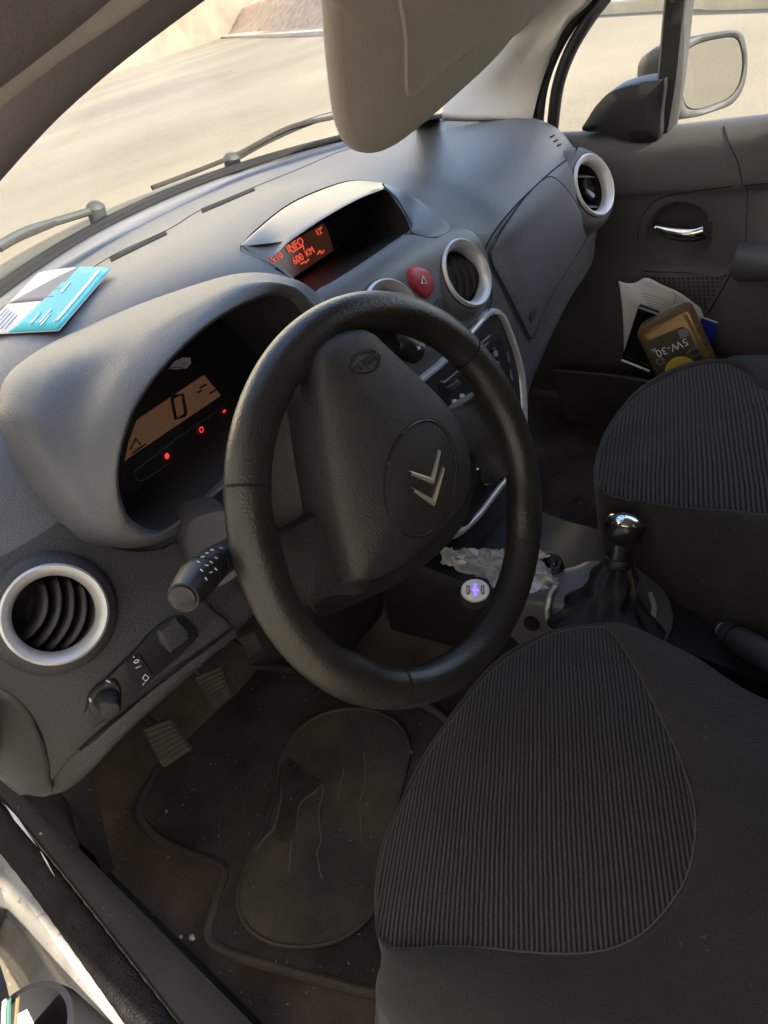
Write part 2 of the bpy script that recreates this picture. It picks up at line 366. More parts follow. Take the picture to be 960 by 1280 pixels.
v2c, _ = hit(481, 402); VENTS.append((v2c+V((0, -.016, .006)), V((0, -.93, .37)).normalized(), .0480))
def cut(mb, tests):
    out = MB(); out.v = mb.v
    out.f = [f for f in mb.f if not any(t(sum((mb.v[i] for i in f), V((0, 0, 0)))/len(f)) for t in tests)]
    return out
def vtest(k, R=.93):
    c, n, r = VENTS[k]
    def t(p):
        d = p-c; return (d-n*d.dot(n)).length < r*R and abs(d.dot(n)) < .06
    return t
POD = [(303,311,.345),(347,334,.29),(392,368,.24),(430,347,.235),(470,320,.23),(505,295,.228),(512,283,.235),(497,256,.255),(478,236,.275),(447,247,.29),(405,270,.30),(363,299,.31)]
podpoly = [(a, b) for a, b, c in POD]
def podtest(p):
    q = px(p); return p.y < .47 and p.z > .9 and inpoly((q[0], q[1]), podpoly)
HOODRIM = [(205,664),(165,660),(147,632),(142,590),(150,545),(168,500),(210,446),(268,396),(325,367),(354,364),(376,379),(408,430),(420,470),(385,505),(335,553),(277,606)]
def hoodtest(p):
    q = px(p); return p.y < .36 and p.z > .79 and inpoly((q[0], q[1]), HOODRIM)

def drape(name, outline, mat_, parent, off=.003, smooth_k=6, rings=10, bvh=None, edge=.0025, closed_cr=True, bulge=0, cuts=None, sharp=False):
    pts = [V((x, y, 0)) for x, y in outline]
    P = pts if sharp else cr(pts, smooth_k, True)
    if sharp:
        Q = []
        for i in range(len(P)):
            a, b = P[i], P[(i+1) % len(P)]
            for k in range(4): Q.append(a.lerp(b, k/4))
        P = Q
    c = sum(P, V((0, 0, 0)))/len(P); rows = []
    for k in range(rings+1):
        t = .02+.98*(k/rings)**.8; row = []
        for p in P:
            q = c.lerp(p, t); h, n = hit(q.x, q.y, bvh)
            e = off*(1 if k < rings else .75)+bulge*(1-t*t)
            row.append(h+n*e)
        rows.append(row)
    # lip going back into the surface
    row = []
    for p in P:
        q = c.lerp(p, 1.0+.6/max(1, (p-c).length)); h, n = hit(q.x, q.y, bvh); row.append(h-n*edge)
    rows.append(row)
    mb = MB().grid(rows, True, True, False)
    if cuts: mb = cut(mb, cuts)
    return build(name, mb, mat_, parent, ang=50)
def drape_line(name, pts, r, mat_, parent, off=0, k=8, bvh=None):
    P = cr([V((x, y, 0)) for x, y in pts], k); Q = []
    for p in P:
        h, n = hit(p.x, p.y, bvh); Q.append(h+n*off)
    return build(name, MB().tube(Q, r, 6), mat_, parent)
def drape_band(name, outer, inner, mat_, parent, off=.004, k=6, bvh=None, prof=(0, .6, 1, 1, .6, 0)):
    A = cr([V((x, y, 0)) for x, y in outer], k, True); B = cr([V((x, y, 0)) for x, y in inner], k, True); rows = []
    for i, t in enumerate((0, .12, .3, .7, .88, 1)):
        row = []
        for a, b in zip(A, B):
            q = a.lerp(b, t); h, n = hit(q.x, q.y, bvh); row.append(h+n*(off*prof[i]-.001))
        rows.append(row)
    return build(name, MB().grid(rows, True), mat_, parent, ang=60)
def disc(name, x, y, r, mat_, parent, off=.004, h=.002, dome=0, n=24, bvh=None):
    c, nn = hit(x, y, bvh); c = c+nn*off
    prof = [(r, -.006), (r, h*.7), (r*.93, h), (r*.6, h+dome*.7), (1e-4, h+dome)]
    return build(name, MB().lathe(c, nn, prof, n), mat_, parent, ang=35)
def frame_at(x, y, x2, y2, bvh=None, off=0):
    a, n = hit(x, y, bvh); b = atp(x2, y2, a, n); xd = (b-a).normalized(); return a+n*off, xd, n.cross(xd), n

dash = thing('dashboard', 'wide grey plastic dashboard with round vents under the windscreen', 'dashboard', (0, .3, .6))
LOW = set()
nc_ = len(base_rows[0])
bc = cut(BASE, [podtest, hoodtest, vtest(0), vtest(1), vtest(2), vtest(3)])
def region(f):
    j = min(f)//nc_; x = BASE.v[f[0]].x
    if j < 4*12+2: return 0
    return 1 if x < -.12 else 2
for k_, (nm_, mt_) in enumerate((('top_panel', 'dash'), ('lower_fascia', 'dash2'), ('passenger_fascia', 'dash3'))):  # front faces darker than the top: fall of light put into the plastic
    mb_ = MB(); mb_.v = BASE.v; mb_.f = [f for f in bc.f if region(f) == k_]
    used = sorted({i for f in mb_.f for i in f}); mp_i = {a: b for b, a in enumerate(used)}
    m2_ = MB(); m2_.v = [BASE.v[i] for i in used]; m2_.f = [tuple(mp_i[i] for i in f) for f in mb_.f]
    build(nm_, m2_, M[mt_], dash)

# defroster strip and dark slots near the windscreen
for a, b in (((138,325),(208,291)), ((252,264),(318,236))):
    d = V((b[0]-a[0], b[1]-a[1], 0)).normalized(); nn = V((-d.y, d.x, 0))*2.6
    o = [V((*a, 0))+nn, V((*b, 0))+nn*.9, V((*b, 0))-nn*.7, V((*a, 0))-nn]
    drape('defroster_slot', [(p.x, p.y) for p in o], M['groove'], dash, off=.0012, rings=3, sharp=True)
drape_line('seam', [(0,410),(60,372),(138,321),(210,287),(252,262),(320,233),(372,212),(424,190),(470,178)], .0012, M['groove'], dash, -.0004)
def topz(x, y):
    h = BVH.ray_cast(V((x, y, 2)), V((0, 0, -1))); return h[0] if h[0] else V((x, y, .98))
rows = []
for dy, of in ((-.016, -.001), (-.011, .0035), (0, .0055), (.011, .0035), (.016, -.001)):
    rows.append(cr([topz(x, .725-.60*x*x+dy)+V((0, 0, of)) for x in (-.62, -.5, -.4, -.3, -.2, -.1, 0, .1, .2, .3, .4, .5, .6)], 5))
build('defroster_ridge', MB().grid(rows), M['dash'], dash)
# small corner grille, passenger side
gp = [at(x, y, Y=yy) for x, y, yy in ((687,172,.30),(700,164,.315),(714,168,.33),(717,177,.325),(705,185,.305),(692,182,.295))]
gcn = sum(gp, V((0, 0, 0)))/6; gS = cr(gp, 3, True); gn = (CAM-gcn).normalized()
for k in range(3):
    h0_, n0_ = hit(688+k*4.2, 172+k*5.4); q1_ = atp(702+k*4.2, 164.5+k*5.4, h0_, n0_); dr_ = q1_-h0_
    if dr_.length > .026: dr_ = dr_.normalized()*.026
    h0_ = h0_+n0_*.0006
    build('grille_slot', MB().tube([h0_, h0_+dr_*.5, h0_+dr_], .0017, 8), M['groove'], dash)
drape('speaker_cover', [(515,150),(530,144),(548,146),(546,153),(528,158)], M['dash2'], dash, off=.0015, rings=4)

# ------------------------------------------------------------------ instrument hood
OUT = [(200,679,.24),(125,683,.25),(79,656,.27),(17,550,.30),(3,500,.33),(25,454,.38),(112,404,.46),(208,369,.40),(292,346,.31),(356,352,.27),(396,374,.25),(450,430,.25),(470,490,.25),(430,540,.25),(370,580,.25),(285,628,.24)]
MID = [(200,674,.205),(140,672,.21),(108,640,.225),(83,575,.245),(95,515,.255),(128,455,.26),(188,405,.255),(262,366,.235),(310,351,.215),(354,354,.20),(386,371,.20),(425,425,.20),(440,475,.20),(405,520,.20),(352,566,.20),(281,616,.20)]
RIM = [(x, y, .195) for x, y in HOODRIM]
INN = [(x, y, .205) for x, y in [(209,659),(170,654),(153,628),(148,590),(156,547),(174,503),(214,450),(270,401),(325,373),(352,370),(371,383),(402,431),(413,469),(380,500),(332,547),(276,600)]]
def lp(L, dx=0): return [at(x, y, Y=yy) for x, y, yy in L]
A, B, C_, D_ = lp(OUT), lp(MID), lp(RIM), lp(INN)
def off(L, v): return [p+v for p in L]
back = [V((p.x+.0, .36, p.z-.012)) for p in D_]
hl = [off(A, V((0, .03, -.02))), A, [a.lerp(b, .5)+V((0, -.008, .006)) for a, b in zip(A, B)], B, [b.lerp(c, .5)+V((0, -.005, .003)) for b, c in zip(B, C_)], C_, [c.lerp(d, .5)+V((0, -.003, 0)) for c, d in zip(C_, D_)], D_]
cols = [cr([r[i] for r in hl], 5) for i in range(len(OUT))]
rows = [cr([c[j] for c in cols], 6, True) for j in range(len(cols[0]))]
hood = build('instrument_hood', MB().grid(rows, True), M['dash'], dash, ang=60)
Ds = cr(D_, 6, True); Bs = cr(back, 6, True)
build('hood_lining', MB().grid([Ds, [a.lerp(b, .3) for a, b in zip(Ds, Bs)], Bs], True), M['recess'], hood)
clp = V((-.36, .33, .88)); cln = V((0, -.93, .37)).normalized()
def cp(x, y, lift=0): return atp(x, y, clp+cln*lift, cln)
face = MB(); c0 = sum(Bs, V((0, 0, 0)))/len(Bs)
big = [(120,720),(130,560),(200,420),(300,355),(378,374),(408,465),(380,530),(260,660),(180,720)]
cluster = build('instrument_cluster', MB().prism([cp(x, y) for x, y in big], -cln*.004), M['clusterface'], dash, False)
def quad(name, pts, mat_, parent, lift=.001, fn=cp, th=.0008):
    P = [fn(x, y, lift) for x, y in pts]; n = (P[1]-P[0]).cross(P[2]-P[0]).normalized()
    if n.dot(ray(480, 640)) > 0: n = -n
    return build(name, MB().prism(P, -n*th), mat_, parent, False)
lcd = quad('speed_display', [(156,577),(161,552),(171,525),(255,468.5),(276,494),(268,500),(160,573)], M['amber'], cluster, .0015)
def fr(x, y, x2, y2, fn=cp, lift=.003):
    a = fn(x, y, lift); b = fn(x2, y2, lift); return a, (b-a).normalized()
def segs(name, pts_list, r, mat_, parent, fn=cp, lift=.003):
    mb = MB()
    for P in pts_list: mb.tube([fn(x, y, lift) for x, y in P], r, 5)
    return build(name, mb, mat_, parent)
segs('speed_digit', [[(215,499),(220,524),(231,519),(232,515),(228,493),(217,496),(215,499)]], .0021, M['lcdink'], lcd)
segs('display_icons', [[(163,562),(170,548),(176,556)],[(165,567),(182,555)],[(250,485),(258,480)],[(262,492),(270,487)],[(247,491),(252,488)]], .0011, M['lcdink'], lcd)
quad('rev_gauge', [(211,461),(218,452),(228,447),(238,447),(239,454),(234,460),(222,461.5)], M['usbwhite'], cluster, .0015)
segs('gauge_mark', [[(213,460),(229,459)],[(227,452),(230,457),(233,452)]], .0005, M['lcdink'], cluster)
segs('warning_strip_outline', [[(282,507),(225,545),(168,589),(167,593),(172,600),(177,601),(184,598),(230,566),(283,527)]], .00035, M['ink'], cluster)
for x, y, s in ((209,570,1), (252,537,1), (281,515,.8), (282,530,.6)):
    P = [(x+2.6*s*math.cos(a*math.pi/6), y+3.9*s*math.sin(a*math.pi/6)) for a in range(12)]
    wl = quad('warning_light', P, M['redlight'], cluster, .004)
    if s == 1 and x > 230: quad('light_symbol', [(x+1.7*math.cos(a*math.pi/4), y+2.4*math.sin(a*math.pi/4)) for a in range(8)], M['lcdink'], wl, .0055)
# ledge inside the hood under the cluster
quad('cluster_ledge', [(160,630),(290,545),(300,590),(200,662),(165,655)], M['dash2'], dash, .004)

# ------------------------------------------------------------------ information display pod
loop = [at(x, y, Y=yy) for x, y, yy in POD]
for i_ in (0, 1, 2, 3, 4, 5): loop[i_] = hit(POD[i_][0], POD[i_][1])[0]+hit(POD[i_][0], POD[i_][1])[1]*.001
bk = [(-.17,.38,.965),(-.16,.385,.945),(-.14,.385,.922),(-.08,.385,.92),(-.02,.385,.918),(.035,.375,.924),(.055,.36,.94),(.06,.36,.958),(.05,.37,.978),(.02,.38,.985),(-.05,.385,.985),(-.12,.385,.98)]
bk = [V(p) for p in bk]
Ls, Bk = cr(loop, 6, True), cr(bk, 6, True)
midp = [a.lerp(b, .55)+V((0, 0, -.004)) for a, b in zip(Ls, Bk)]
pod = build('display_pod', MB().grid([Ls, [a.lerp(b, .12) for a, b in zip(Ls, midp)], midp, Bk], True, False, True), M['black'], dash, ang=50)
edge = [Ls[i] for i in range(0, 6*5+1)]
build('pod_edge', MB().tube(edge, .0018, 8), M['satin'], pod)
BG = [(301,311),(317,291),(363,255),(417,232),(447,226.5),(478,231)]; BL = [(304,311,loop[0].y),(334,322,.325),(363,299,.305),(405,271,.295),(447,248,.285),(479,235.5,.272)]
g0 = [hit(x, y)[0]+V((0,0,-.001)) for x, y in BG]; g3 = [at(x, y, Y=yy) for x, y, yy in BL]
g1 = [a.lerp(b, .15)+V((0, 0, .0045)) for a, b in zip(g0, g3)]; g2 = [a.lerp(b, .6)+V((0, 0, .0045)) for a, b in zip(g0, g3)]
g4 = [p+V((0, .012, -.003)) for p in g3]; g5 = [p+V((0, .07, -.002)) for p in g3]; g4[0] = g3[0].copy(); g5[0] = g3[0].copy(); g5[1] = g3[1]+V((0, .004, 0)); g4[1] = g3[1]+V((0, .002, 0))
cols = [cr([r[i] for r in (g0, g1, g2, g3, g4, g5)], 4) for i in range(6)]
build('pod_brow', MB().grid([cr([c[j] for c in cols], 8) for j in range(len(cols[0]))]), M['satin'], pod, ang=60)
drape_line('seam', BG+[(478,231),(513,246),(547,269),(562,289)], .0011, M['groove'], pod, .0005)
drape('pod_shoulder', [(480,233),(513,247),(545,269),(561,288),(540,298),(514,292),(514,282),(500,256)], M['satin'], pod, off=.004, rings=6)
scp = V((0, .373, .95)); scn = V((0, -.96, .28)).normalized()
def sp(x, y, lift=0): return atp(x, y, scp+scn*lift, scn)
scr = quad('info_screen', [(330,327),(340,317),(404,279),(410,288),(417,313),(362,350)], M['screen'], pod, .001, sp)
for s, x, y, size in (('15:10', 344, 323.5, .0125), ('INFO', 369, 306.5, .0145), ('600', 372.5, 324, .0140), ('KM', 387, 315, .0125), ('12°', 399.5, 289.5, .0115)):
    a, xd = fr(x, y, x+10, y-6.2, sp, .0025); text('readout', s, size, a, xd, scn.cross(xd), M['digits'], scr, lift=.0004)
segs('readout_icons', [[(397,318),(400,313),(402,317),(405,313)],[(376,330),(381,327)],[(382,328.5),(386,324)],[(364,313),(366,315),(379,307),(380,312)]], .0009, M['digits'], scr, sp, .0025)

# ------------------------------------------------------------------ centre face with vents, hazard switch
cpn = drape('centre_panel', [(392,370),(430,349),(470,322),(506,298),(540,300),(562,290),(586,291),(603,312),(609,345),(604,382),(588,404),(560,425),(530,445),(480,450),(430,440),(400,405)], M['satin'], dash, off=.006, rings=30, cuts=[vtest(1), vtest(3)])
haz = drape('hazard_switch', [(504,343),(511,335),(527,337),(537,350),(537,364),(529,373),(519,370),(508,358)], M['red'], cpn, off=.009, rings=5, bulge=.002)
def tri_mark(parent):
    a, xd, yd, n = frame_at(521, 353, 527, 352.5, off=.0125)
    mb = MB(); P = [a+(xd*math.cos(t)+yd*math.sin(t))*.0062 for t in (math.pi/2, math.pi*7/6, -math.pi/6)]
    for i in range(3): mb.tube([P[i], P[(i+1) % 3]], .0008, 5)
    build('warning_triangle', mb, M['marking'], parent)
tri_mark(haz)
disc('sensor_cap', 545, 386, .013, M['dash2'], dash, .007, .001)
drape_line('seam', [(606,330),(612,365),(608,388),(586,408),(560,432)], .001, M['groove'], dash, .0035)

def vent(k, label, rot, n_slat=5, knob=False):
    c, n, R = VENTS[k]
    up = V((0, 0, 1)); a = (up-n*up.dot(n)).normalized(); b = a.cross(n)
    t = build('air_vent', MB().lathe(c, n, [(R*1.10, -.016), (R*1.06, -.004), (R*1.02, .001)], 56, up=up), M['dash2'], dash)
    t['label'] = label
    build('vent_ring', MB().lathe(c, n, [(R*1.02, -.002), (R*1.01, .0035), (R*.96, .0055), (R*.88, .003), (R*.80, -.003), (R*.775, -.009), (R*.77, -.014)], 56, up=up), M['silver'], t, ang=60)
    build('vent_duct', MB().lathe(c, n, [(R*.79, -.008), (R*.80, -.02), (R*.74, -.04), (R*.5, -.055), (1e-4, -.058)], 48, up=up), M['matblack'], t)
    ca, sa = math.cos(rot), math.sin(rot); A_ = a*ca+b*sa; B_ = b*ca-a*sa
    for i in range(n_slat):
        v0 = (-.72+1.36*i/(n_slat-1))*R*.72; rows = []
        half = math.sqrt(max(0.02, 1-(v0/(R*.78))**2))*R*.76
        for dpt, dv in ((-.006, -.004), (-.022, .006)):
            row = []
            for j in range(15):
                s_ = -1+2*j/14; u_ = half*s_
                vv = v0-(.010 if k == 0 else .004)*(1-s_*s_)+dv
                dd = dpt - .012*abs(s_)**2
                row.append(c+B_*u_+A_*vv+n*dd)
            rows.append(row)
        build('louvre', MB().grid(rows), M['black'], t, thick=.0016, off=0)
    if knob:
        build('vent_core', MB().lathe(c+n*-.012, n, [(R*.42, -.01), (R*.42, 0), (R*.36, .004), (R*.2, .001), (1e-4, -.002)], 32, ell=.55, up=up), M['gloss'], t)
    return t
vent(0, 'round driver air vent with silver ring on the left of the dashboard', math.radians(-42), 5)
vent(1, 'round centre air vent with silver ring right of the hazard switch', math.radians(-72), 4)
vent(2, 'round passenger air vent with silver ring at the far door', math.radians(20), 2, True)
vent(3, 'round centre air vent mostly hidden behind the steering wheel', math.radians(-20), 4)
# bulging pod around passenger vent
c, n, R = VENTS[2]
build('vent_bezel', MB().lathe(c, n, [(R*1.55, -.085), (R*1.48, -.045), (R*1.34, -.016), (R*1.16, -.003), (R*1.02, -.001)], 56, ell=1.0, up=V((0, 0, 1))), M['dash3'], dash)
c, n, R = VENTS[1]
build('vent_bezel', MB().lathe(c, n, [(R*1.30, -.030), (R*1.24, -.016), (R*1.12, -.003), (R*1.02, -.001)], 56, up=V((0, 0, 1))), M['satin'], dash)

# ------------------------------------------------------------------ driver side lower panel
c, n, R = VENTS[0]
dp = drape('driver_panel', [(-40,722),(0,699),(38,678),(75,656),(100,668),(128,681),(165,689),(200,686),(224,678),(232,700),(240,730),(262,760),(285,782),(250,812),(180,862),(98,932),(60,975),(20,960),(-20,930),(-60,860)], M['dash2'], dash, off=.006, rings=34, smooth_k=5, cuts=[vtest(0)])
build('vent_bezel', MB().lathe(c, n, [(R*1.30, -.030), (R*1.22, -.012), (R*1.12, -.003), (R*1.03, -.001)], 56, up=V((0, 0, 1))), M['dash2'], dash)
drape('switch_strip', [(105,893),(107,877),(128,846),(160,815),(190,783),(218,768),(236,778),(243,796),(222,816),(170,860),(128,895),(112,902)], M['black'], dash, off=.010, rings=10)
drape('trim_edge', [(100,932),(180,868),(250,815),(288,786),(290,792),(252,823),(182,876),(104,938)], M['dash2'], dash, off=.010, rings=4, sharp=True)
drape('blank_switch', [(190,786),(214,770),(228,783),(230,793),(206,812),(194,800)], M['dash2'], dash, off=.014, rings=4, sharp=True)
hs = drape('headlamp_level_switch', [(152,822),(169,812),(183,833),(184,838),(164,853),(160,848)], M['matblack'], dash, off=.014, rings=4, sharp=True)
a, xd, yd, n = frame_at(163, 822, 168, 836, off=.0155); text('marking', '- 0 1', .008, a, xd, yd, M['marking'], hs)
segs('lamp_symbol', [[(170,840),(173,836),(177,839),(174,843),(170,840)],[(172,845),(170,848)]], .0005, M['marking'], hs, lambda x, y, l=0: hit(x, y)[0]+hit(x, y)[1]*.016)
mk = drape('mirror_adjuster', [(108,868),(122,850),(140,842),(148,856),(146,872),(130,886),(114,886)], M['black'], dash, off=.013, rings=5)
c_, n_ = hit(131, 866); c_ = c_+n_*.012
build('adjuster_knob', MB().lathe(c_, n_, [(.013, -.004), (.012, .006), (.010, .016), (.0075, .019), (1e-4, .0195)], 24), M['black'], mk)
disc('adjuster_dot', 138, 869, .0022, M['marking'], mk, .0185, .0004)
for q in (((129,843),(133,846)), ((110,863),(111,867))): drape_line('marking', q, .0008, M['marking'], mk, .0145, 2)

build('knee_panel', MB().grid([cr(P_, 5) for P_ in ([V((-.34, .24, .70)), V((-.25, .225, .70)), V((-.12, .215, .70))], [V((-.32, .28, .58)), V((-.24, .27, .58)), V((-.12, .26, .56))], [V((-.30, .36, .48)), V((-.24, .36, .46)), V((-.12, .36, .44))])]), M['matblack'], dash)
build('footwell_dark_sheet', MB().grid([cr([V((x, y, z)) for x in (-.325, -.27, -.2, -.125)], 3) for y, z in ((.34, .52), (.345, .46), (.365, .36), (.40, .285), (.43, .262))]), M['matblack'], dash, thick=.01)  # black sheet added over the carpet to paint the dark under the hub
drape('end_cheek', [(-60,830),(-10,850),(22,868),(44,893),(58,925),(64,960),(66,985),(40,985),(0,962),(-60,925)], M['black'], dash, off=.009, rings=8)
# ------------------------------------------------------------------ glovebox side
drape('glovebox_door', [(612,312),(626,288),(652,252),(672,231),(686,223),(700,231),(715,250),(727,272),(731,290),(727,304),(706,338),(688,366),(673,398),(664,420),(658,416),(646,392),(628,358),(614,332)], M['dash3'], dash, off=.005, rings=14)
drape_line('seam', [(612,312),(626,288),(652,252),(672,231),(686,223),(700,231),(715,250),(727,272),(731,290),(727,304),(706,338),(688,366),(673,398),(664,421),(658,417),(646,393),(628,358),(614,332),(611,318)], .0011, M['groove'], dash, .0035)
disc('glovebox_lock', 662, 391, .011, M['dash2'], dash, .006, .002)
drape_line('seam', [(606,345),(605,318),(614,296),(640,262),(668,234),(690,214),(716,193),(722,183)], .0013, M['groove'], dash, .0003)
# ------------------------------------------------------------------ centre stack
outer = [(524,470),(548,450),(580,416),(603,391),(616,385),(627,391),(637,412),(647,442),(654,480),(656,533),(652,565),(640,593),(622,616),(598,648),(574,670),(558,674),(546,660),(532,630),(516,580),(508,520),(510,485)]
inner = [(532,473),(552,457),(584,424),(606,398.5),(616,394.5),(623,399),(631,417),(641,447),(647.5,481),(649.5,533),(646,562),(635,588),(617,611),(594,641),(573,660),(561,664),(553,653),(540,625),(524,578),(516,520),(518,487)]
stack = drape('centre_stack', inner, M['matblack'], dash, off=.004, rings=14)
drape_band('silver_trim', outer, inner, M['silver'], stack, off=.009)
rad = drape('radio', [(560,470),(600,428),(618,412),(628,424),(638,470),(640,520),(620,555),(585,540),(560,510),(545,480)], M['black'], stack, off=.007, rings=8)
for x, y, r in ((611,441,.0085), (611,441,.005), (614,453,.003)): disc('radio_button', x, y, r, M['gloss'] if r > .006 else M['ink'], rad, .009, .002 if r > .006 else .0045)
for q in (((592,431),(606,419)), ((595,436),(604,428)), ((600,452),(607,446)), ((621,470),(624,480)), ((628,440),(630,452)), ((632,462),(634,474)), ((626,492),(628,502))): drape_line('button_row', q, .0012, M['ink'], rad, .0085, 2)
for k in range(7): drape_line('button_row', [(616+k*3.1, 486+k*1.5-8), (618+k*3.1, 492+k*1.5-8)], .0009, M['dash2'], rad, .0085, 2)
drape('small_display', [(552,484),(566,473),(571,478),(557,490)], M['dash2'], rad, off=.010, rings=3, sharp=True)
for x, y in ((562,501), (571,494)): disc('round_button', x, y, .0032, M['marking'], rad, .009, .003, .001)
drape_line('radio_edge', [(561,511),(580,497)], .0012, M['silver'], rad, .008, 3)
drape_line('radio_edge', [(549,478),(566,463)], .0010, M['ink'], rad, .008, 3)
heat = drape('heater_panel', [(556,640),(575,598),(598,570),(616,560),(628,575),(620,598),(596,630),(572,652)], M['black'], stack, off=.008, rings=6)
for x, y in ((603,590), (571,640)):
    disc('heater_knob', x, y, .017, M['matblack'], heat, .009, .012)
    for k in range(9):
        a_ = math.radians(200+k*32); 
        disc('knob_dot', x+13*math.cos(a_), y+17*math.sin(a_)*.8, .0016, M['marking'], heat, .010, .0008, n=8)
# lower tunnel part of the centre stack
# ------------------------------------------------------------------ body shell
car = thing('car_body', 'white small car body around the cabin seen through its open left door', 'car', (0, 0, 0))
def P3(*a): return [V(p) for p in a]
fl = MB()
rows = []
for y, zf in ((-1.0, .29), (-.3, .27), (.2, .255), (.45, .262), (.56, .30), (.72, .44), (.78, .62), (.78, .90)):
    row = []
    for x, dz in ((-.75, .06), (-.735, .02), (-.715, .0), (-.3, 0), (-.14, .0), (-.11, .03), (-.07, .07), (0, .08), (.07, .07), (.11, .03), (.15, .0), (.3, 0), (.62, 0), (.67, .03), (.69, .07)):
        row.append(V((x, y, zf+(dz if y < .6 else dz*.5))))
    rows.append(cr(row, 4))
cc = [cr([r[i] for r in rows], 6) for i in range(len(rows[0]))]
build('floor_carpet', MB().grid(cc), M['carpet'], car)
build('firewall_lining', MB().grid([P3((-.74, .83, .3), (.72, .83, .3)), P3((-.74, .83, .96), (.72, .83, .96))]), M['matblack'], car)
# left sill: plastic tread, fuzzy seal, painted door aperture
ys = [.95, .8, .7, .6, .5, .4, .3, .2, .1, 0, -.3, -.8]
def rise(y): return .0 if y < .45 else (y-.45)**1.6*.9
def xi(y): return -.722-.03*max(-.5, min(1.0, .6-y))+(.03*max(0, y-.6)/.3)
def xo(y): return -.750-.08*max(-.5, min(.7, .6-y))
def sec(offs):
    rows = []
    for (w_, dx, z) in offs: rows.append(cr([V((xi(y)*(1-w_)+xo(y)*w_+dx, y, z+rise(y))) for y in ys], 4))
    return rows
build('sill_tread', MB().grid(sec([(0, .008, .258), (0, .004, .30), (0, 0, .352), (.25, 0, .360), (.6, 0, .362), (1, .004, .360), (1, 0, .35)])), M['sillplastic'], car)
sl_ = cr([V((xo(y)-.022, y, .350+rise(y))) for y in ys], 10)
build('door_seal', MB().tube(sl_, [.0205+.0006*math.sin(i*2.1) for i in range(len(sl_))], 14), M['seal'], car)
build('seal_lip', MB().tube([V((p.x-.004, p.y, p.z+.0185)) for p in sl_], .0026, 6), M['seal'], car)
build('painted_sill', MB().grid(sec([(1, -.042, .352), (1, -.052, .352), (1, -.068, .338), (1, -.080, .31), (1, -.086, .285), (1, -.11, .275), (1, -.125, .26), (1, -.13, .22), (1, -.135, .15)])), M['white'], car)
# chips of bare bright paint showing between seal and tread
for (a, b, wd) in (((6,1005),(46,1058),2.6), ((50,1063),(67,1094),2.0)):
    A_ = at(*a, Z=.374+rise(.6)*1.02); B_ = at(*b, Z=.374+rise(.5)); m_ = A_.lerp(B_, .35); d_ = (B_-A_).normalized(); s_ = V((-d_.y, d_.x, 0))*wd*.0011
    build('paint_edge', MB().prism([A_, m_+s_, B_, m_-s_], V((0, 0, -.004))), M['bodywhite'], car, False)
for k, (x, y) in enumerate(((4,1128),(8,1142),(14,1150),(20,1158),(26,1166))):
    p = at(x, y, X=-.845) if False else at(x, y, Z=.315)
    build('scuff_mark', MB().prism([p+V((.004, .002, .004)), p+V((.0025, -.016, .004)), p+V((-.0005, -.014, .004)), p+V((.0005, .0035, .004))], V((0, 0, .0015))), M['ink'], car, False)
# left kick panel
build('kick_panel', MB().grid([cr(P3((-.735, .36, .70), (-.73, .42, .5), (-.725, .47, .36)), 5), cr(P3((-.69, .50, .70), (-.70, .55, .5), (-.69, .60, .31)), 5), cr(P3((-.66, .80, .70), (-.66, .78, .5), (-.66, .72, .40)), 5)]), M['door'], car)
# driver A pillar and header (rounded beam)
def beam(path, w1, w2, rot=0, n=16, k=8):
    P = cr(P3(*path), k); rows = []
    for i, p in enumerate(P):
        t = (P[min(i+1, len(P)-1)]-P[max(i-1, 0)]).normalized(); a = V((0, 0, 1)); a = (a-t*a.dot(t)).normalized(); b = t.cross(a)
        a, b = a*math.cos(rot)+b*math.sin(rot), b*math.cos(rot)-a*math.sin(rot)
        rows.append([p+a*w1*math.copysign(abs(math.cos(q))**.7, math.cos(q))+b*w2*math.copysign(abs(math.sin(q))**.7, math.sin(q)) for q in [2*math.pi*j/n for j in range(n)]])
    return MB().grid(rows, True, True, True)
build('windscreen_pillar', beam([(-.70, .60, .97), (-.655, .40, 1.075), (-.595, .20, 1.175), (-.52, .06, 1.245), (-.42, -.02, 1.285), (-.28, -.05, 1.315)], .050, .036, .25), M['darklining'], car)
build('pillar_trim_roll', MB().tube(cr([at(-60,150,d=.40), at(0,98,d=.405), at(60,52,d=.41), at(130,5,d=.415), at(200,-45,d=.42)], 8), .0085, 14), M['lining'], car)
build('pillar_outer_trim', MB().tube(cr([at(-90,90,d=.36), at(-20,40,d=.365), at(60,-20,d=.375), at(130,-80,d=.38)], 8), .0165, 16), M['darklining'], car)
build('roof_lining', MB().grid([[V((x, y, 1.335+.03*(1-(x/.62)**2)-(.02 if y > -.1 else 0))) for x in (-.76, -.62, -.4, -.2, 0, .2, .4, .62, .7)] for y in (-.02, -.3, -.7, -1.3)]), M['lining'], car, thick=.02)
build('header_rail', beam([(-.42, -.02, 1.31), (-.2, -.03, 1.33), (0, -.03, 1.335), (.25, -.02, 1.33), (.5, .05, 1.30)], .03, .04), M['lining'], car)
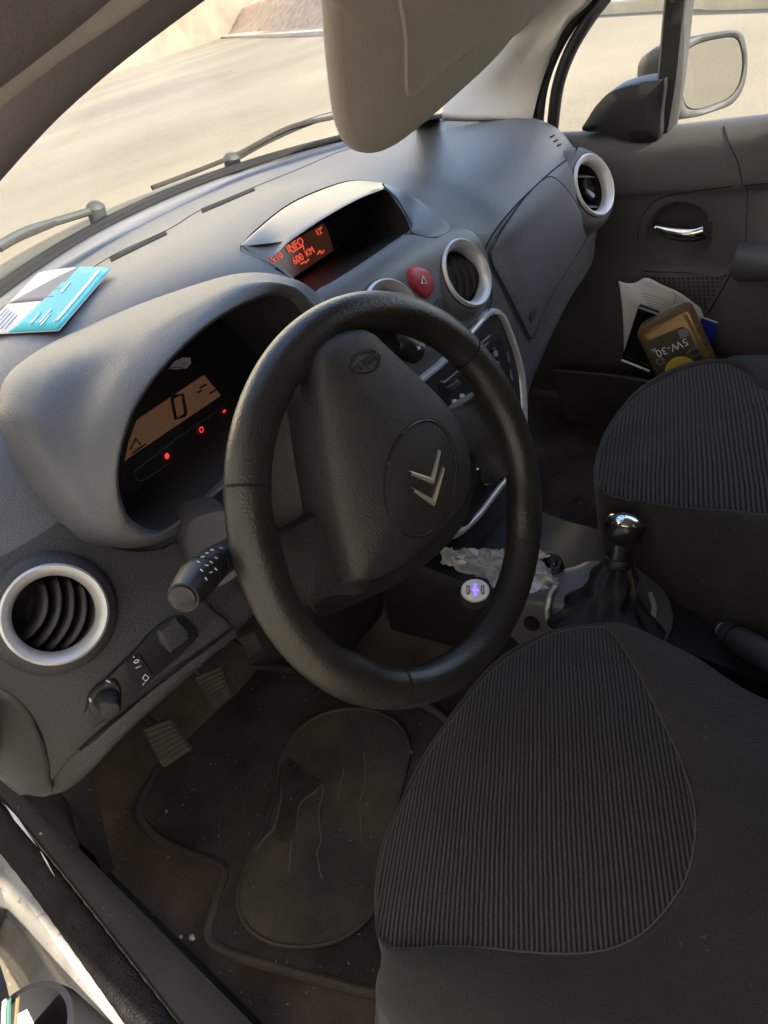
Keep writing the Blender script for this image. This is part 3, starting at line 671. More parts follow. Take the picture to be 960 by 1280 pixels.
# passenger A pillar lining
prow = []
for a in [((553,150,.50), (575,152,.47), (615,152,.43), (660,152,.40)),
          ((560,130,.52), (590,120,.47), (630,120,.43), (672,112,.385)),
          ((578,112,.50), (612,92,.45), (650,84,.41), (690,66,.355)),
          ((600,88,.47), (640,60,.42), (680,48,.37), (712,28,.31)),
          ((640,40,.42), (670,14,.38), (705,6,.33), (740,0,.265)),
          ((690,-60,.32), (715,-60,.28), (745,-60,.24), (775,-60,.20)),
          ((750,-170,.20), (775,-170,.17), (800,-170,.13), (825,-170,.10))]:
    prow.append(cr([at(x, y, X=.60+.02*i) if False else at(x, y, Y=yy) for i, (x, y, yy) in enumerate(a)], 5))
pc = [cr([r[i] for r in prow], 6) for i in range(len(prow[0]))]
build('passenger_pillar_lining', MB().grid(pc), M['lining'], car, thick=.01)
def strip(name, L, w, mat_, parent, dpt=.02):
    P = cr([at(x, y, X=X) for x, y, X in L], 8); 
    return build(name, MB().tube(P, w, 8), mat_, parent)
strip('door_aperture_seal', [(664,152,.69),(675,108,.69),(693,66,.69),(716,26,.69),(745,-8,.69),(800,-90,.69)], .010, M['seal'], car)
# rear shell: back wall and pillars so that light enters only through the windows and the open door
build('rear_shell', MB().grid([P3((-.76, -1.1, .0), (-.76, -1.1, 1.40)), P3((.76, -1.1, .0), (.76, -1.1, 1.40))]), M['lining'], car, False)
build('middle_pillar', MB().grid([P3((.70, -.62, .3), (.70, -.62, .9), (.60, -.62, 1.34)), P3((.70, -1.1, .3), (.70, -1.1, .9), (.62, -1.1, 1.34))]), M['lining'], car, False, thick=.03)
build('middle_pillar', MB().grid([P3((-.74, -.78, .3), (-.74, -.78, .9), (-.64, -.78, 1.34)), P3((-.74, -1.1, .3), (-.74, -1.1, .9), (-.62, -1.1, 1.34))]), M['lining'], car, False, thick=.03)
# outside bodywork ahead of the windscreen
def basex(x): return .80-.60*x*x
rows = []
for dy, dz in ((.03, -.005), (.06, .0), (.10, .002), (.16, -.004), (.22, -.03)):
    rows.append(cr([V((x, basex(x)+dy, 1.0-.12*x*x+dz)) for x in (-.74, -.6, -.4, -.2, 0, .2, .4, .6, .72)], 5))
build('scuttle_panel', MB().grid(rows), M['cowl'], car)
rows = []
for dy, dz in ((.215, -.028), (.25, -.04), (.5, -.16), (.75, -.34), (.9, -.55), (.92, -.75)):
    rows.append(cr([V((x, basex(x*.9)+dy, .985-.10*x*x+dz)) for x in (-.78, -.6, -.4, -.2, 0, .2, .4, .6, .78)], 5))
build('bonnet', MB().grid(rows), M['bodywhite'], car)
rows = []
for t in (0, .12):
    rows.append(cr([V((x, basex(x)+.0+.035*t/.12-.012, 1.0-.12*x*x+.004+.006*t/.12)) for x in (-.72, -.6, -.4, -.2, 0, .2, .4, .6, .68)], 5))
build('windscreen_frit', MB().grid(rows), M['groove'], car, thick=.004)
# windscreen
base_ = [V((x, basex(x)+.028, 1.0-.12*x*x+.004)) for x in (-.68, -.6, -.45, -.3, -.15, 0, .15, .3, .45, .58, .66)]
top_ = [V((x*.86, .0+.10*abs(x/.68)**3, 1.30-.03*abs(x/.68)**2)) for x in (-.68, -.6, -.45, -.3, -.15, 0, .15, .3, .45, .58, .66)]
rows = []
for k in range(9):
    t = k/8; rows.append(cr([a.lerp(b, t)+V((0, .05, .035))*4*t*(1-t) for a, b in zip(base_, top_)], 4))
build('windscreen', MB().grid(rows), M['glass'], car)

# wipers
def wiper(P, label, blade):
    t = thing('windscreen_wiper', label, 'wiper', tuple(P[0]), 'windscreen wipers')
    build('wiper_arm', MB().tube(cr(P, 8), [.009]*3+[.006]*(len(P)*8-15-3+8), 8) if False else MB().tube(cr(P, 8), .0065, 8), M['cowl'], t)
    build('wiper_blade', MB().tube(cr(blade, 6), .0045, 6), M['seal'], t)
    build('wiper_pivot', MB().lathe(P[0], V((0, -.3, .95)).normalized(), [(.016, -.02), (.016, .006), (.01, .012), (1e-4, .013)], 20), M['cowl'], t)
def ow(x, y, dy=.06):
    v = ray(x, y); best = None
    t = 1.0
    for i in range(400):
        p = CAM+v*t
        if p.y > basex(p.x)+dy: return p
        t += .003
    return p
wiper([ow(120,262), ow(70,277), ow(25,292), ow(-30,325)], 'wiper arm low on the outside of the windscreen at the far left', [ow(0,312,.05), ow(25,298,.05), ow(70,279,.05)])
wiper([ow(290,200), ow(335,175), ow(380,155), ow(415,144), ow(470,132)], 'wiper arm outside the windscreen beside the sun visor', [ow(190,235,.05), ow(290,196,.05), ow(360,160,.05), ow(420,146,.05)])

# ------------------------------------------------------------------ sun visor
vo_ = V((-.2, .085, 1.10)); vn = V((0, -.87, -.48)).normalized()
vs = thing('sun_visor', 'beige sun visor folded down over the windscreen with a covered vanity mirror', 'sun visor', (-.1, .02, 1.25))
def vp_(x, y, l=0): return atp(x, y, vo_+vn*l, vn)
vpts = [(404,-60),(404,0),(407,50),(412,100),(417,140),(424,165),(433,181),(446,189),(462,190),(481,183),(500,171),(530,147),(570,112),(610,75),(640,40),(662,4),(680,-60)]
P = [vp_(x, y) for x, y in vpts]; cen = sum(P, V((0, 0, 0)))/len(P)
rows = [[cen.lerp(p, t)+vn*h for p in cr(P, 4, True)] for t, h in ((.02, .008), (.5, .008), (.9, .0075), (.965, .006), (.99, .003), (1, 0), (.99, -.003), (.95, -.006), (.5, -.008), (.02, -.008))]
build('visor_panel', MB().grid(rows, True, True, True), M['visor'], vs, ang=60)
mp = [(505,-60),(505,50),(506,112),(511,120),(520,117),(545,96),(590,62),(610,44),(619,15),(622,-60)]
Pm = cr([vp_(x, y, .008) for x, y in mp], 4, True); cm = sum(Pm, V((0, 0, 0)))/len(Pm)
build('mirror_cover', MB().grid([[p for p in Pm], [cm.lerp(p, .985)+vn*.0028 for p in Pm], [cm.lerp(p, .955)+vn*.0030 for p in Pm], [cm.lerp(p, .93)+vn*.0008 for p in Pm], [cm.lerp(p, .88)+vn*.0005 for p in Pm], [cm.lerp(p, .02)+vn*.0005 for p in Pm]], True, False, True), M['visor'], vs, ang=60)
build('visor_arm', MB().tube([vp_(640,-50,-.01), vp_(642,20,-.01), vp_(636,40,-.01)], .006, 8), M['visor'], vs)
# ceiling-mounted clip and the rear-view mirror foot are hidden by the visor

# ------------------------------------------------------------------ passenger door
door = thing('passenger_door', 'dark grey passenger door with chrome handle and open view over its sill', 'car door', (.7, 0, .3))
prof = [(.735, .845), (.725, .866), (.705, .873), (.685, .868), (.668, .845), (.660, .81), (.657, .775), (.664, .755), (.668, .70), (.668, .63), (.655, .60), (.645, .52), (.64, .45), (.65, .36), (.67, .30)]
rows = []
for y in (.50, .40, .33, .25, .15, .05, -.1, -.3, -.6):
    row = []
    for x, z in prof:
        dz = .012*max(0, (y-.2)/.2) if z > .8 else 0
        dx = .0
        if y < .02 and .58 < z < .72: dx = -.05*min(1, (.02-y)/.08)*math.exp(-((z-.655)/.05)**2)
        row.append(V((x+dx, y, z+dz)))
    rows.append(cr(row, 6))
DC = [cr([r[i] for r in rows], 10) for i in range(len(rows[0]))]
DB = MB().grid(DC); DBVH = BVHTree.FromPolygons(DB.v, DB.f)
hc, hn = hit(850, 291, DBVH)
def htest(p): return (p-hc).length < .062
build('door_trim', cut(DB, [htest]), M['door'], door)
dpn = drape('door_inlay', [(797,325),(797,298),(803,272),(822,250),(860,241),(905,235),(932,233),(933,270),(930,305),(905,344),(860,341),(805,338)], M['door'], door, off=.003, rings=16, bvh=DBVH, cuts=[htest])
drape_line('seam', [(797,330),(797,298),(803,272),(822,249),(860,240),(905,234),(960,229)], .0012, M['groove'], door, .001, bvh=DBVH)
drape_line('seam', [(905,158),(912,180),(923,205),(928,233)], .0008, M['groove'], door, .0005, bvh=DBVH)
drape_line('seam', [(805,339),(860,341),(908,345)], .0012, M['groove'], door, .001, bvh=DBVH)
drape_line('seam', [(932,233),(931,290),(926,320),(912,345),(898,370),(885,392)], .0012, M['groove'], door, .001, bvh=DBVH)
build('armrest', MB().grid([[V((.668, y, z)) for y in (0, -.05, -.12, -.3, -.55)] for z in (.675,)]+[[V((.64-.03*(y < 0), y, .672)) for y in (0, -.05, -.12, -.3, -.55)], [V((.615-.02*(y < 0), y, .655)) for y in (0, -.05, -.12, -.3, -.55)], [V((.61, y, .625)) for y in (0, -.05, -.12, -.3, -.55)], [V((.66, y, .595)) for y in (0, -.05, -.12, -.3, -.55)]]), M['door'], door, ang=60)
gm = MB()
for i in range(15):
    for j in range(8):
        x, y = 818+i*6+j*.5, 348+j*5.2
        if x < 905-j*3.2 and x > 812+j*4:
            h, n = hit(x, y, DBVH); gm.lathe(h, n, [(.0028, 0), (.0024, .0012), (1e-4, .0013)], 6)
build('speaker_grille', gm, M['black'], door)
bowl = build('handle_bowl', MB().lathe(hc, hn, [(.066, .002), (.064, .005), (.060, .003), (.055, -.008), (.04, -.020), (.02, -.024), (1e-4, -.025)], 48), M['door'], door)
hp = lambda x, y, l: atp(x, y, hc+hn*l, hn)
hd = MB()
top = [hp(818,281,.010), hp(833,284,.014), hp(850,286,.016), hp(866,286,.014), hp(879,282,.008)]
bot = [hp(823,291,.010), hp(835,297,.014), hp(850,300,.016), hp(866,300,.014), hp(880,297,.008)]
T, B_ = cr(top, 6), cr(bot, 6)
build('door_handle', MB().grid([[p-hn*.012 for p in T], [p+hn*.000 for p in T], [a.lerp(b, .3)+hn*.005 for a, b in zip(T, B_)], [a.lerp(b, .7)+hn*.004 for a, b in zip(T, B_)], B_, [p-hn*.012 for p in B_]]), M['chrome'], door, ang=60)
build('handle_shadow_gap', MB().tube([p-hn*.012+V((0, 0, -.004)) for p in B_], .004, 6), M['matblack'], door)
# window frame, quarter divider, mirror sail
sail = [(728,163),(735,147),(748,128),(768,111),(800,102),(826,100),(833,100),(829,140),(826,172),(806,179),(780,176),(755,166)]
sP = [at(x, y, X=.675) for x, y in sail]; sc_ = sum(sP, V((0, 0, 0)))/len(sP); sP = cr(sP, 4, True)
build('mirror_sail', MB().grid([[p+V((.05, 0, 0)) for p in sP], sP, [sc_.lerp(p, .95)+V((-.006, 0, 0)) for p in sP], [sc_.lerp(p, .5)+V((-.009, 0, 0)) for p in sP], [sc_.lerp(p, .02)+V((-.009, 0, 0)) for p in sP]], True, False, True), M['black'], door, ang=60)
dv0 = [at(826,176,X=.70), at(838,100,X=.70), at(848,0,X=.70), at(862,-120,X=.67)]
build('window_divider', MB().grid([cr([p+V((dx, dy, 0)) for p in dv0], 6) for dx, dy in ((-.012, .020), (-.018, .015), (-.018, -.015), (-.012, -.020), (.02, -.02), (.02, .02), (-.012, .020))]), M['outerblack'], door, ang=50)
fr0 = cr([at(x, y, X=.70) for x, y in ((690,165),(697,110),(712,66),(735,26),(765,-14),(830,-100))], 6)
build('window_frame', MB().tube(fr0, .012, 10), M['black'], door)
build('frame_trim', MB().tube([p+V((-.006, .028, .0)) for p in fr0], .009, 10), M['dash2'], door)
wl_ = [V((.715, y, .862+.012*max(0, (y-.2)/.2))) for y in (.40, .2, 0, -.3, -.6)]
wt_ = [V((.60, y, 1.32)) for y in (.10, .05, 0, -.3, -.6)]
build('side_window', MB().grid([wl_, [a.lerp(b, .5)+V((.02, 0, 0)) for a, b in zip(wl_, wt_)], wt_]), M['glass'], door)
build('outer_skin', MB().grid([[V((.735, .5, .85)), V((.735, -.62, .85))], [V((.80, .5, .80)), V((.80, -.62, .80))], [V((.82, .5, .5)), V((.82, -.62, .5))], [V((.78, .5, .28)), V((.78, -.62, .28))]]), M['bodywhite'], door)
# door pocket
pw = [at(690,462,X=.575), at(760,468,X=.57), at(835,478,X=.565), at(900,470,X=.565)]
P = cr(pw, 5)
build('door_pocket', MB().grid([[p+V((.05, 0, -.20)) for p in P], [p+V((0, 0, -.004)) for p in P], [p+V((.003, 0, 0)) for p in P], [p+V((.006, 0, -.004)) for p in P], [p+V((.05, 0, -.19)) for p in P]]), M['door'], door, ang=40)
# exterior mirror
mir = thing('side_mirror', 'grey passenger side mirror outside the window with pale street reflected', 'side mirror', tuple(at(838,140,X=.80)))
mo = at(888,92,X=.93); 
view = (CAM-mo).normalized()
# reflecting surface: sends the camera ray to the street and wall behind on the right
refl_target = V((.60, -.80, -.25)).normalized()
mn = (view+refl_target).normalized()
def mp_(x, y, l=0): return atp(x, y, mo+mn*l, mn)
mg = [(851,88),(856,68),(870,56),(895,49),(915,47),(924,55),(928,80),(923,105),(910,122),(890,131),(870,136),(856,128)]
mh = [(844,90),(848,62),(862,48),(892,41),(916,38),(929,44),(934,75),(930,108),(915,130),(890,140),(866,147),(848,143)]
G = cr([mp_(x, y, .002) for x, y in mg], 4, True); H = cr([mp_(x, y, .003) for x, y in mh], 4, True)
gc = sum(G, V((0, 0, 0)))/len(G); hc2 = sum(H, V((0, 0, 0)))/len(H)
build('mirror_glass', MB().grid([G, [gc.lerp(p, .02) for p in G]], True, False, True), M['mirror'], mir, False)
bkd = V((.05, .95, .0)).normalized()
rows = [[p-mn*.008 for p in G], [a.lerp(b, .15)+mn*.002 for a, b in zip(G, H)], [a.lerp(b, .7)+mn*.004 for a, b in zip(G, H)], H]
for t, s_ in ((.025, 1.01), (.06, .96), (.09, .8), (.105, .5), (.11, .05)): rows.append([hc2.lerp(p, s_)+bkd*t for p in H])
build('mirror_housing', MB().grid(rows, True, True, True), M['outerblack'], mir, ang=60)
ma = at(855,150,X=.90); mb_ = at(795,108,X=.74)
build('mirror_arm', MB().tube(cr([at(848,142,X=.90)+bkd*.05, at(835,148,X=.84)+bkd*.03, at(815,130,X=.76)+bkd*.02, at(800,112,X=.73)], 6), [.03]*6+[.026]*13, 12), M['satin'], mir)

# ------------------------------------------------------------------ door pocket contents
pp = thing('crumpled_paper', 'white printed paper sticking up from the far door pocket behind the bottle', 'paper', tuple(at(800,455,X=.60)))
pap = [[(773,351,.60),(784,354,.61),(795,353,.62),(808,347,.625),(828,356,.63),(850,366,.632),(876,385,.635)],
       [(776,370,.60),(786,373,.605),(797,375,.61),(812,378,.62),(832,384,.628),(855,392,.63),(880,400,.632)],
       [(779,400,.60),(788,404,.605),(797,410,.61),(812,412,.615),(832,414,.62),(856,418,.625),(878,424,.63)],
       [(780,446,.60),(790,450,.605),(800,455,.61),(815,455,.615),(835,456,.62),(856,456,.625),(872,456,.63)]]
cc = [cr([at(x, y, X=X) for x, y, X in r], 5) for r in pap]; cc = [cr([r[i] for r in cc], 5) for i in range(len(cc[0]))]
build('sheet', MB().grid(cc), M['paper'], pp, thick=.0008)
pb_ = BVHTree.FromPolygons([p for r in cc for p in r], MB().grid(cc).f)
for k in range(6):
    drape_line('printed_line', [(802+k*2, 366+k*4), (820+k*2, 371+k*4), (838+k*1.5, 377+k*4.2)], .0006, M['ink'], pp, .0005, 3, bvh=pb_)
drape_line('scribble', [(842,364),(845,372),(842,379),(847,377)], .0007, M['ink'], pp, .0006, 4, bvh=pb_)
fo = at(800,420,X=.585)
tr = thing('black_case', 'thin black framed case leaning behind the oil bottle in the door pocket', 'case', tuple(fo))
q = [at(798,383,X=.597), at(822,392,X=.60), at(815,470,X=.585), at(776,452,X=.585)]
build('case_panel', MB().prism(q, V((.012, 0, 0))), M['gloss'], tr, False)
build('case_edge', MB().tube([at(777,450,X=.578), at(812,464,X=.578)], .0028, 6), M['silver'], tr)
build('case_edge', MB().tube([at(797,384,X=.59), at(826,394,X=.59)], .0022, 6), M['ink'], tr)
bl = thing('blue_booklet', 'blue booklet corner to the right of the oil bottle in the door pocket', 'booklet', tuple(at(885,430,X=.62)))
q = [at(876,398,X=.625), at(896,405,X=.625), at(892,425,X=.625), at(872,450,X=.625)]
build('cover', MB().prism(q, V((.006, 0, 0))), M['blue'], bl, False)
build('pages', MB().tube([q[0]+V((.003, 0, .0015)), q[1]+V((.003, 0, .0015))], .0016, 6), M['paper'], bl)
# oil bottle
Wd = (CR*.76+CU*.28-fw*.60).normalized(); Ld = (CR*.44-CU*.86-fw*-.36)
Ld = (Ld-Wd*Ld.dot(Wd)).normalized(); Nd = Wd.cross(Ld)
if Nd.dot(fw) > 0: Nd = -Nd
ob = thing('oil_bottle', 'bronze motor oil bottle lying upside down in the far door pocket', 'oil bottle', tuple(at(840,430,d=1.5)))
A0 = at(793,419,d=1.475)                     # front top left corner
BW, BL_, BD = .102, .21, .078
def bp_(u, v, w_=0): return A0+Wd*BW*u+Ld*BL_*v+Nd*w_
bm_rows = []
for v, s_ in ((0, .86), (.012, .95), (.04, 1), (.5, 1), (.9, 1), (1.0, .9)):
    row = []
    for a in range(32):
        t = 2*math.pi*a/32; cx = math.copysign(abs(math.cos(t))**.32, math.cos(t)); cy = math.copysign(abs(math.sin(t))**.32, math.sin(t))
        row.append(bp_(.5+.5*cx*s_, v, -BD/2+BD/2*cy*s_))
    bm_rows.append(row)
build('bottle_body', MB().grid(bm_rows, True, True, True), M['gold'], ob, ang=60)
for k in range(11):
    v = .18+k*.058
    build('grip_rib', MB().tube([bp_(1.0, v, -.012), bp_(1.012, v, -.020), bp_(1.012, v+.012, -.034), bp_(1.0, v+.014, -.044)], .0022, 6), M['gold'], ob)
lab = build('front_label', MB().prism([bp_(.10, .10, .0006), bp_(.80, .10, .0006), bp_(.88, .16, .0006), bp_(.88, .95, .0006), bp_(.10, .95, .0006)], Nd*.0008), M['olive'], ob, False)
text('label_text', '5W-30', .019, bp_(.46, .22, .0015), -Wd, -Wd.cross(Nd) if False else Ld, M['paper'], lab) if False else None
def btext(s, u, v, size):
    xd = -Wd; yd = Nd.cross(xd)
    return text('label_text', s, size, bp_(u, v, .0014), xd, yd, M['paper'], lab)
btext('5W-30', .50, .24, .021); btext('5L', .20, .20, .010)
def bdisc(name, u, v, r, m_, w_=.0016, e=1.0):
    c = bp_(u, v, w_); return build(name, MB().add([c+Wd*r*math.cos(t)+Ld*r*e*math.sin(t) for t in [2*math.pi*k/24 for k in range(24)]]+[c], [(k, (k+1) % 24, 24) for k in range(24)]), m_, lab, False)
build('label_panel', MB().prism([bp_(.70, .115, .0015), bp_(.86, .125, .0015), bp_(.86, .20, .0015), bp_(.70, .20, .0015)], Nd*.0004), M['greypaper'], lab, False)
bdisc('label_emblem', .22, .32, .0085, M['greypaper']); bdisc('label_emblem', .22, .32, .0045, M['olive'], .0022)
bdisc('label_emblem', .80, .36, .012, M['greypaper'], .0016, .7); bdisc('label_emblem', .80, .36, .010, M['olive'], .002, .6)
bdisc('label_roundel', .47, .470, .028, M['yellow'], .0020)
c = bp_(.47, .490, .0026)
build('roundel_band', MB().add([c+Wd*.028*math.cos(t)+Ld*.026*math.sin(t) for t in [math.pi*k/16 for k in range(17)]], [tuple(range(17))]), M['paper'], lab, False)
for s, v in (('QUARTZ', .515), ('TOTAL', .57)):
    xd = -Wd; text('label_text', s, .011, bp_(.47, v, .0032), xd, Nd.cross(xd), M['lcdink'], lab)

# ------------------------------------------------------------------ seats
def seat(name, label, seam, outer_, low, center, cord, grp, backc):
    t = thing(name, label, 'car seat', backc, grp)
    S = cr(seam, 4, True); O = cr(outer_, 4, True); Lw = cr(low, 4, True); c = center
    rows = []
    for k in range(13):
        q = .02+.98*k/12; rows.append([c.lerp(p, q)+V((0, 0, .020*(1-q**2.4)+.0035*(1-q)*noise.noise(c.lerp(p, q)*11))) for p in S])
    ins = build('seat_insert', MB().grid(rows, True, True, False), cord, t, ang=80)
    rows = []
    for q, h in ((-.004, -.003), (0, -.0006), (.02, .0035), (.08, .008), (.22, .014), (.45, .014), (.7, .006), (.88, -.004), (1, -.018)):
        rows.append([s_.lerp(o, q)+V((0, 0, h*min(1, (s_-o).length/.05)+(.004*noise.noise(s_.lerp(o, q)*13)*min(1, (s_-o).length/.08) if 0 < q < .95 else 0))) for s_, o in zip(S, O)])
    rows.append([o.lerp(l, .25)+V((0, 0, -.005)) for o, l in zip(O, Lw)]); rows.append([o.lerp(l, .6) for o, l in zip(O, Lw)]); rows.append(Lw)
    cu = build('seat_cushion', MB().grid(rows, True), M['bolster'], t, ang=80)
    build('insert_piping', MB().tube([p+V((0, 0, .0006)) for p in S]+[S[0]+V((0, 0, .0006))], .0009, 6), M['lintfab'], cu)
    return t
def Z(x, y, z): return at(x, y, Z=z)
seamD = [Z(743,784,.555), Z(700,790,.552), Z(657,809,.548), Z(613,841,.543), Z(565,901,.540), Z(532,950,.540), Z(500,1015,.540), Z(480,1063,.542), Z(472,1128,.545), Z(483,1182,.550), Z(575,1183,.558), Z(711,1193,.562), Z(787,1177,.562), Z(835,1134,.562), Z(862,1085,.562), Z(869,1020,.562), Z(854,960,.562), Z(830,906,.562), Z(797,841,.560), Z(765,792,.557)]
outD = [Z(760,781,.548), Z(699,786,.543), Z(654,803,.538), Z(609,835,.532), Z(560,896,.530), Z(527,946,.530), Z(495,1013,.530), Z(475,1062,.532), Z(467,1130,.535), Z(476,1195,.53), Z(487,1280,.545), V((-.70, -.40, .55)), V((-.66, -.60, .56)), V((-.45, -.66, .56)), V((-.26, -.62, .55)), V((-.17, -.50, .53)), V((-.175, -.38, .50)), Z(960,862,.515), Z(873,812,.53), Z(808,788,.54)]
lowD = []
for i, p in enumerate(outD):
    cx = V((-.43, -.25, 0)); d_ = V((p.x, p.y, 0))-cx
    sh = .965 if 2 <= i <= 9 else .99
    lowD.append(cx+d_*sh+V((0, 0, .33)))
cD = sum(seamD, V((0, 0, 0)))/20
s1 = seat('driver_seat', 'black driver seat with large ribbed teardrop insert in the foreground', seamD, outD, lowD, cD, M['cord_a'], 'front seats', (-.43, -.3, .3))
seamP = [Z(905,455,.545), Z(880,457,.545), Z(850,465,.543), Z(820,480,.541), Z(795,498,.54), Z(775,520,.54), Z(760,543,.54), Z(750,568,.54), Z(747,590,.542), Z(755,615,.548), Z(800,628,.553), Z(860,636,.555), Z(920,640,.556), Z(975,642,.556), V((.12, -.32, .556)), V((.22, -.36, .556)), V((.31, -.31, .556)), V((.36, -.22, .556)), Z(958,490,.555), Z(932,466,.552)]
outP = [Z(915,451,.535), Z(879,453,.535), Z(847,460,.532), Z(815,476,.53), Z(790,495,.528), Z(770,518,.528), Z(755,541,.528), Z(745,568,.528), Z(742,592,.525), Z(748,628,.515), Z(785,655,.51), Z(840,680,.51), Z(900,707,.505), Z(960,733,.505), V((-.02, -.42, .52)), V((.10, -.64, .55)), V((.38, -.66, .55)), V((.53, -.5, .53)), V((.55, -.2, .53)), V((.50, -.06, .535))]
lowP = []
for i, p in enumerate(outP):
    cx = V((.26, -.25, 0)); d_ = V((p.x, p.y, 0))-cx
    lowP.append(cx+d_*.99+V((0, 0, .32)))
cP = sum(seamP, V((0, 0, 0)))/20
s2 = seat('passenger_seat', 'black passenger seat with ribbed insert beyond the gear lever', seamP, outP, lowP, cP, M['cord_b'], 'front seats', (.26, -.3, .3))
drape_pts = cr([Z(807,668,.50), Z(860,690,.49), Z(910,712,.48), Z(958,735,.47)], 6)
build('cushion_seam', MB().tube([p+V((-.004, -.001, .0)) for p in drape_pts], .0012, 6), M['seal'], s2)
for nm, (cx, t) in {'a': (-.43, s1), 'b': (.26, s2)}.items():
    rows = []
    for z, y, wd, dp_ in ((.42, -.60, .22, .06), (.60, -.66, .24, .07), (.80, -.72, .235, .065), (1.0, -.80, .20, .05), (1.08, -.83, .13, .03)):
        rows.append([V((cx+wd*math.copysign(abs(math.cos(q))**.6, math.cos(q)), y+dp_*math.copysign(abs(math.sin(q))**.6, math.sin(q)), z)) for q in [2*math.pi*k/24 for k in range(24)]])
    rr_ = [cr([r[i] for r in rows], 5) for i in range(24)]; rr_ = [[rr_[i][j] for i in range(24)] for j in range(len(rr_[0]))]
    build('seat_back', MB().grid(rr_, True, True, True), M['bolster'], t)
# pale plastic seat side cover at the bottom edge
build('side_cover', MB().prism([Z(470,1243,.40), Z(478,1236,.41), Z(500,1300,.41), Z(480,1330,.38), Z(468,1290,.36)], V((.012, 0, -.02))), M['dash'], s1, False)

# ------------------------------------------------------------------ tunnel console, gear lever, handbrake
con = thing('centre_console', 'dark plastic tunnel console with silver edged gear gaiter surround', 'console', (0, .05, .3))
rows = []
for y, zt, w_ in ((.36, .46, .13), (.30, .455, .125), (.20, .43, .115), (.12, .42, .105), (.05, .425, .095), (-.03, .425, .09), (-.12, .40, .085), (-.3, .37, .08), (-.6, .36, .08)):
    rows.append([V((.0+s_*w_+(.0), y, z_)) for s_, z_ in ((-1.08, .27), (-1.0, zt-.03), (-.93, zt-.004), (-.6, zt), (0, zt-.004), (.6, zt), (.93, zt-.004), (1.0, zt-.03), (1.08, .27))])
cc = [cr([r[i] for r in rows], 6) for i in range(9)]; CONB = MB().grid(cc); CBVH = BVHTree.FromPolygons(CONB.v, CONB.f)
build('console_body', CONB, M['black'], con, ang=45)
build('oddments_tray', MB().grid([P3((-.09, .36, .52), (.09, .36, .52)), P3((-.09, .35, .47), (.09, .35, .47)), P3((-.09, .2, .445), (.09, .2, .445))]), M['matblack'], con)
build('lower_stack', MB().grid([cr(P3((-.125, .215, .56), (0, .195, .55), (.14, .215, .56)), 5), cr(P3((-.125, .26, .50), (0, .25, .50), (.14, .26, .50)), 5), cr(P3((-.125, .36, .46), (0, .36, .46), (.14, .36, .46)), 5)]), M['black'], con)
# gaiter surround: grey shield with two bright arcs
sp_ = drape('gaiter_surround', [(640,780),(655,745),(690,722),(722,712),(745,705),(800,712),(830,745),(838,790),(800,830),(700,830),(650,800)], M['satin'], con, off=.010, rings=8, bvh=CBVH)
def conl(pts, r, m_, o=.016, name='bright_trim'): return drape_line(name, pts, r, m_, con, o, bvh=CBVH)
conl([(708,792),(699,780),(691,767),(690,752),(697,741)], .0045, M['silver'])
conl([(808,750),(813,765),(813,780),(806,792)], .0040, M['silver'])
sw = drape('window_switch', [(677,708),(686,698),(700,702),(706,714),(700,723),(686,722)], M['black'], con, off=.016, rings=5, bvh=CBVH, bulge=.003)
drape('switch_rocker', [(681,708),(690,703),(700,710),(698,719),(688,719)], M['gloss'], con, off=.022, rings=4, bvh=CBVH)
drape_line('marking', [(686,711),(691,709)], .0012, M['marking'], con, .0235, 2, bvh=CBVH)
disc('round_socket', 668, 772, .012, M['matblack'], con, .014, .004, bvh=CBVH)
# gear lever
gb = at(752,792,Z=.43); gt = at(777,690,d=1.075)
gear = thing('gear_lever', 'black gear lever with a chrome capped round knob and leather gaiter', 'gear lever', tuple(gb))
kc = at(781,655,d=1.055); gdir = (kc-at(752,790,Z=.435)).normalized()
gdir = (gdir*.6+V((0,-.1,1))*.4).normalized()
kbase = kc-gdir*.055
rows = []
gc0 = at(752,778,Z=.432)
for k in range(15):
    t = k/14; c = gc0.lerp(kbase, t)
    R_ = .042*(1-t)**1.1+.0165+.008*math.sin(t*9.0+.6)*(1-t)
    row = []
    for j in range(40):
        a = 2*math.pi*j/40
        wv = 1+.16*math.sin(3*a+t*5)*(1-t)+.10*math.sin(7*a-t*11)*(1-t*.6)+.05*math.sin(13*a+t*7)
        row.append(c+V((math.cos(a)*R_*wv*.92, math.sin(a)*R_*wv*1.12, .004*math.sin(5*a+3*t))))
    rows.append(row)
build('gaiter', MB().grid(rows, True, False, True), M['bootleather'], gear, ang=80)
fold = []
build('gaiter_collar', MB().lathe(kbase-gdir*.002, gdir, [(.018, -.006), (.020, 0), (.018, .006), (.013, .008)], 28), M['black'], gear)
build('lever_shaft', MB().lathe(kbase, gdir, [(.0155, -.01), (.0165, .02), (.0175, .03)], 28), M['knob'], gear)
build('knob', MB().lathe(kbase, gdir, [(.0165, .026), (.020, .030), (.0250, .038), (.0275, .048), (.0272, .056), (.0262, .058), (.0240, .0575)], 40), M['knob'], gear)
build('knob_cap', MB().lathe(kbase, gdir, [(.0266, .0565), (.0258, .0610), (.0225, .0660), (.016, .0700), (.008, .0718), (1e-4, .0722)], 40), M['chrome'], gear)
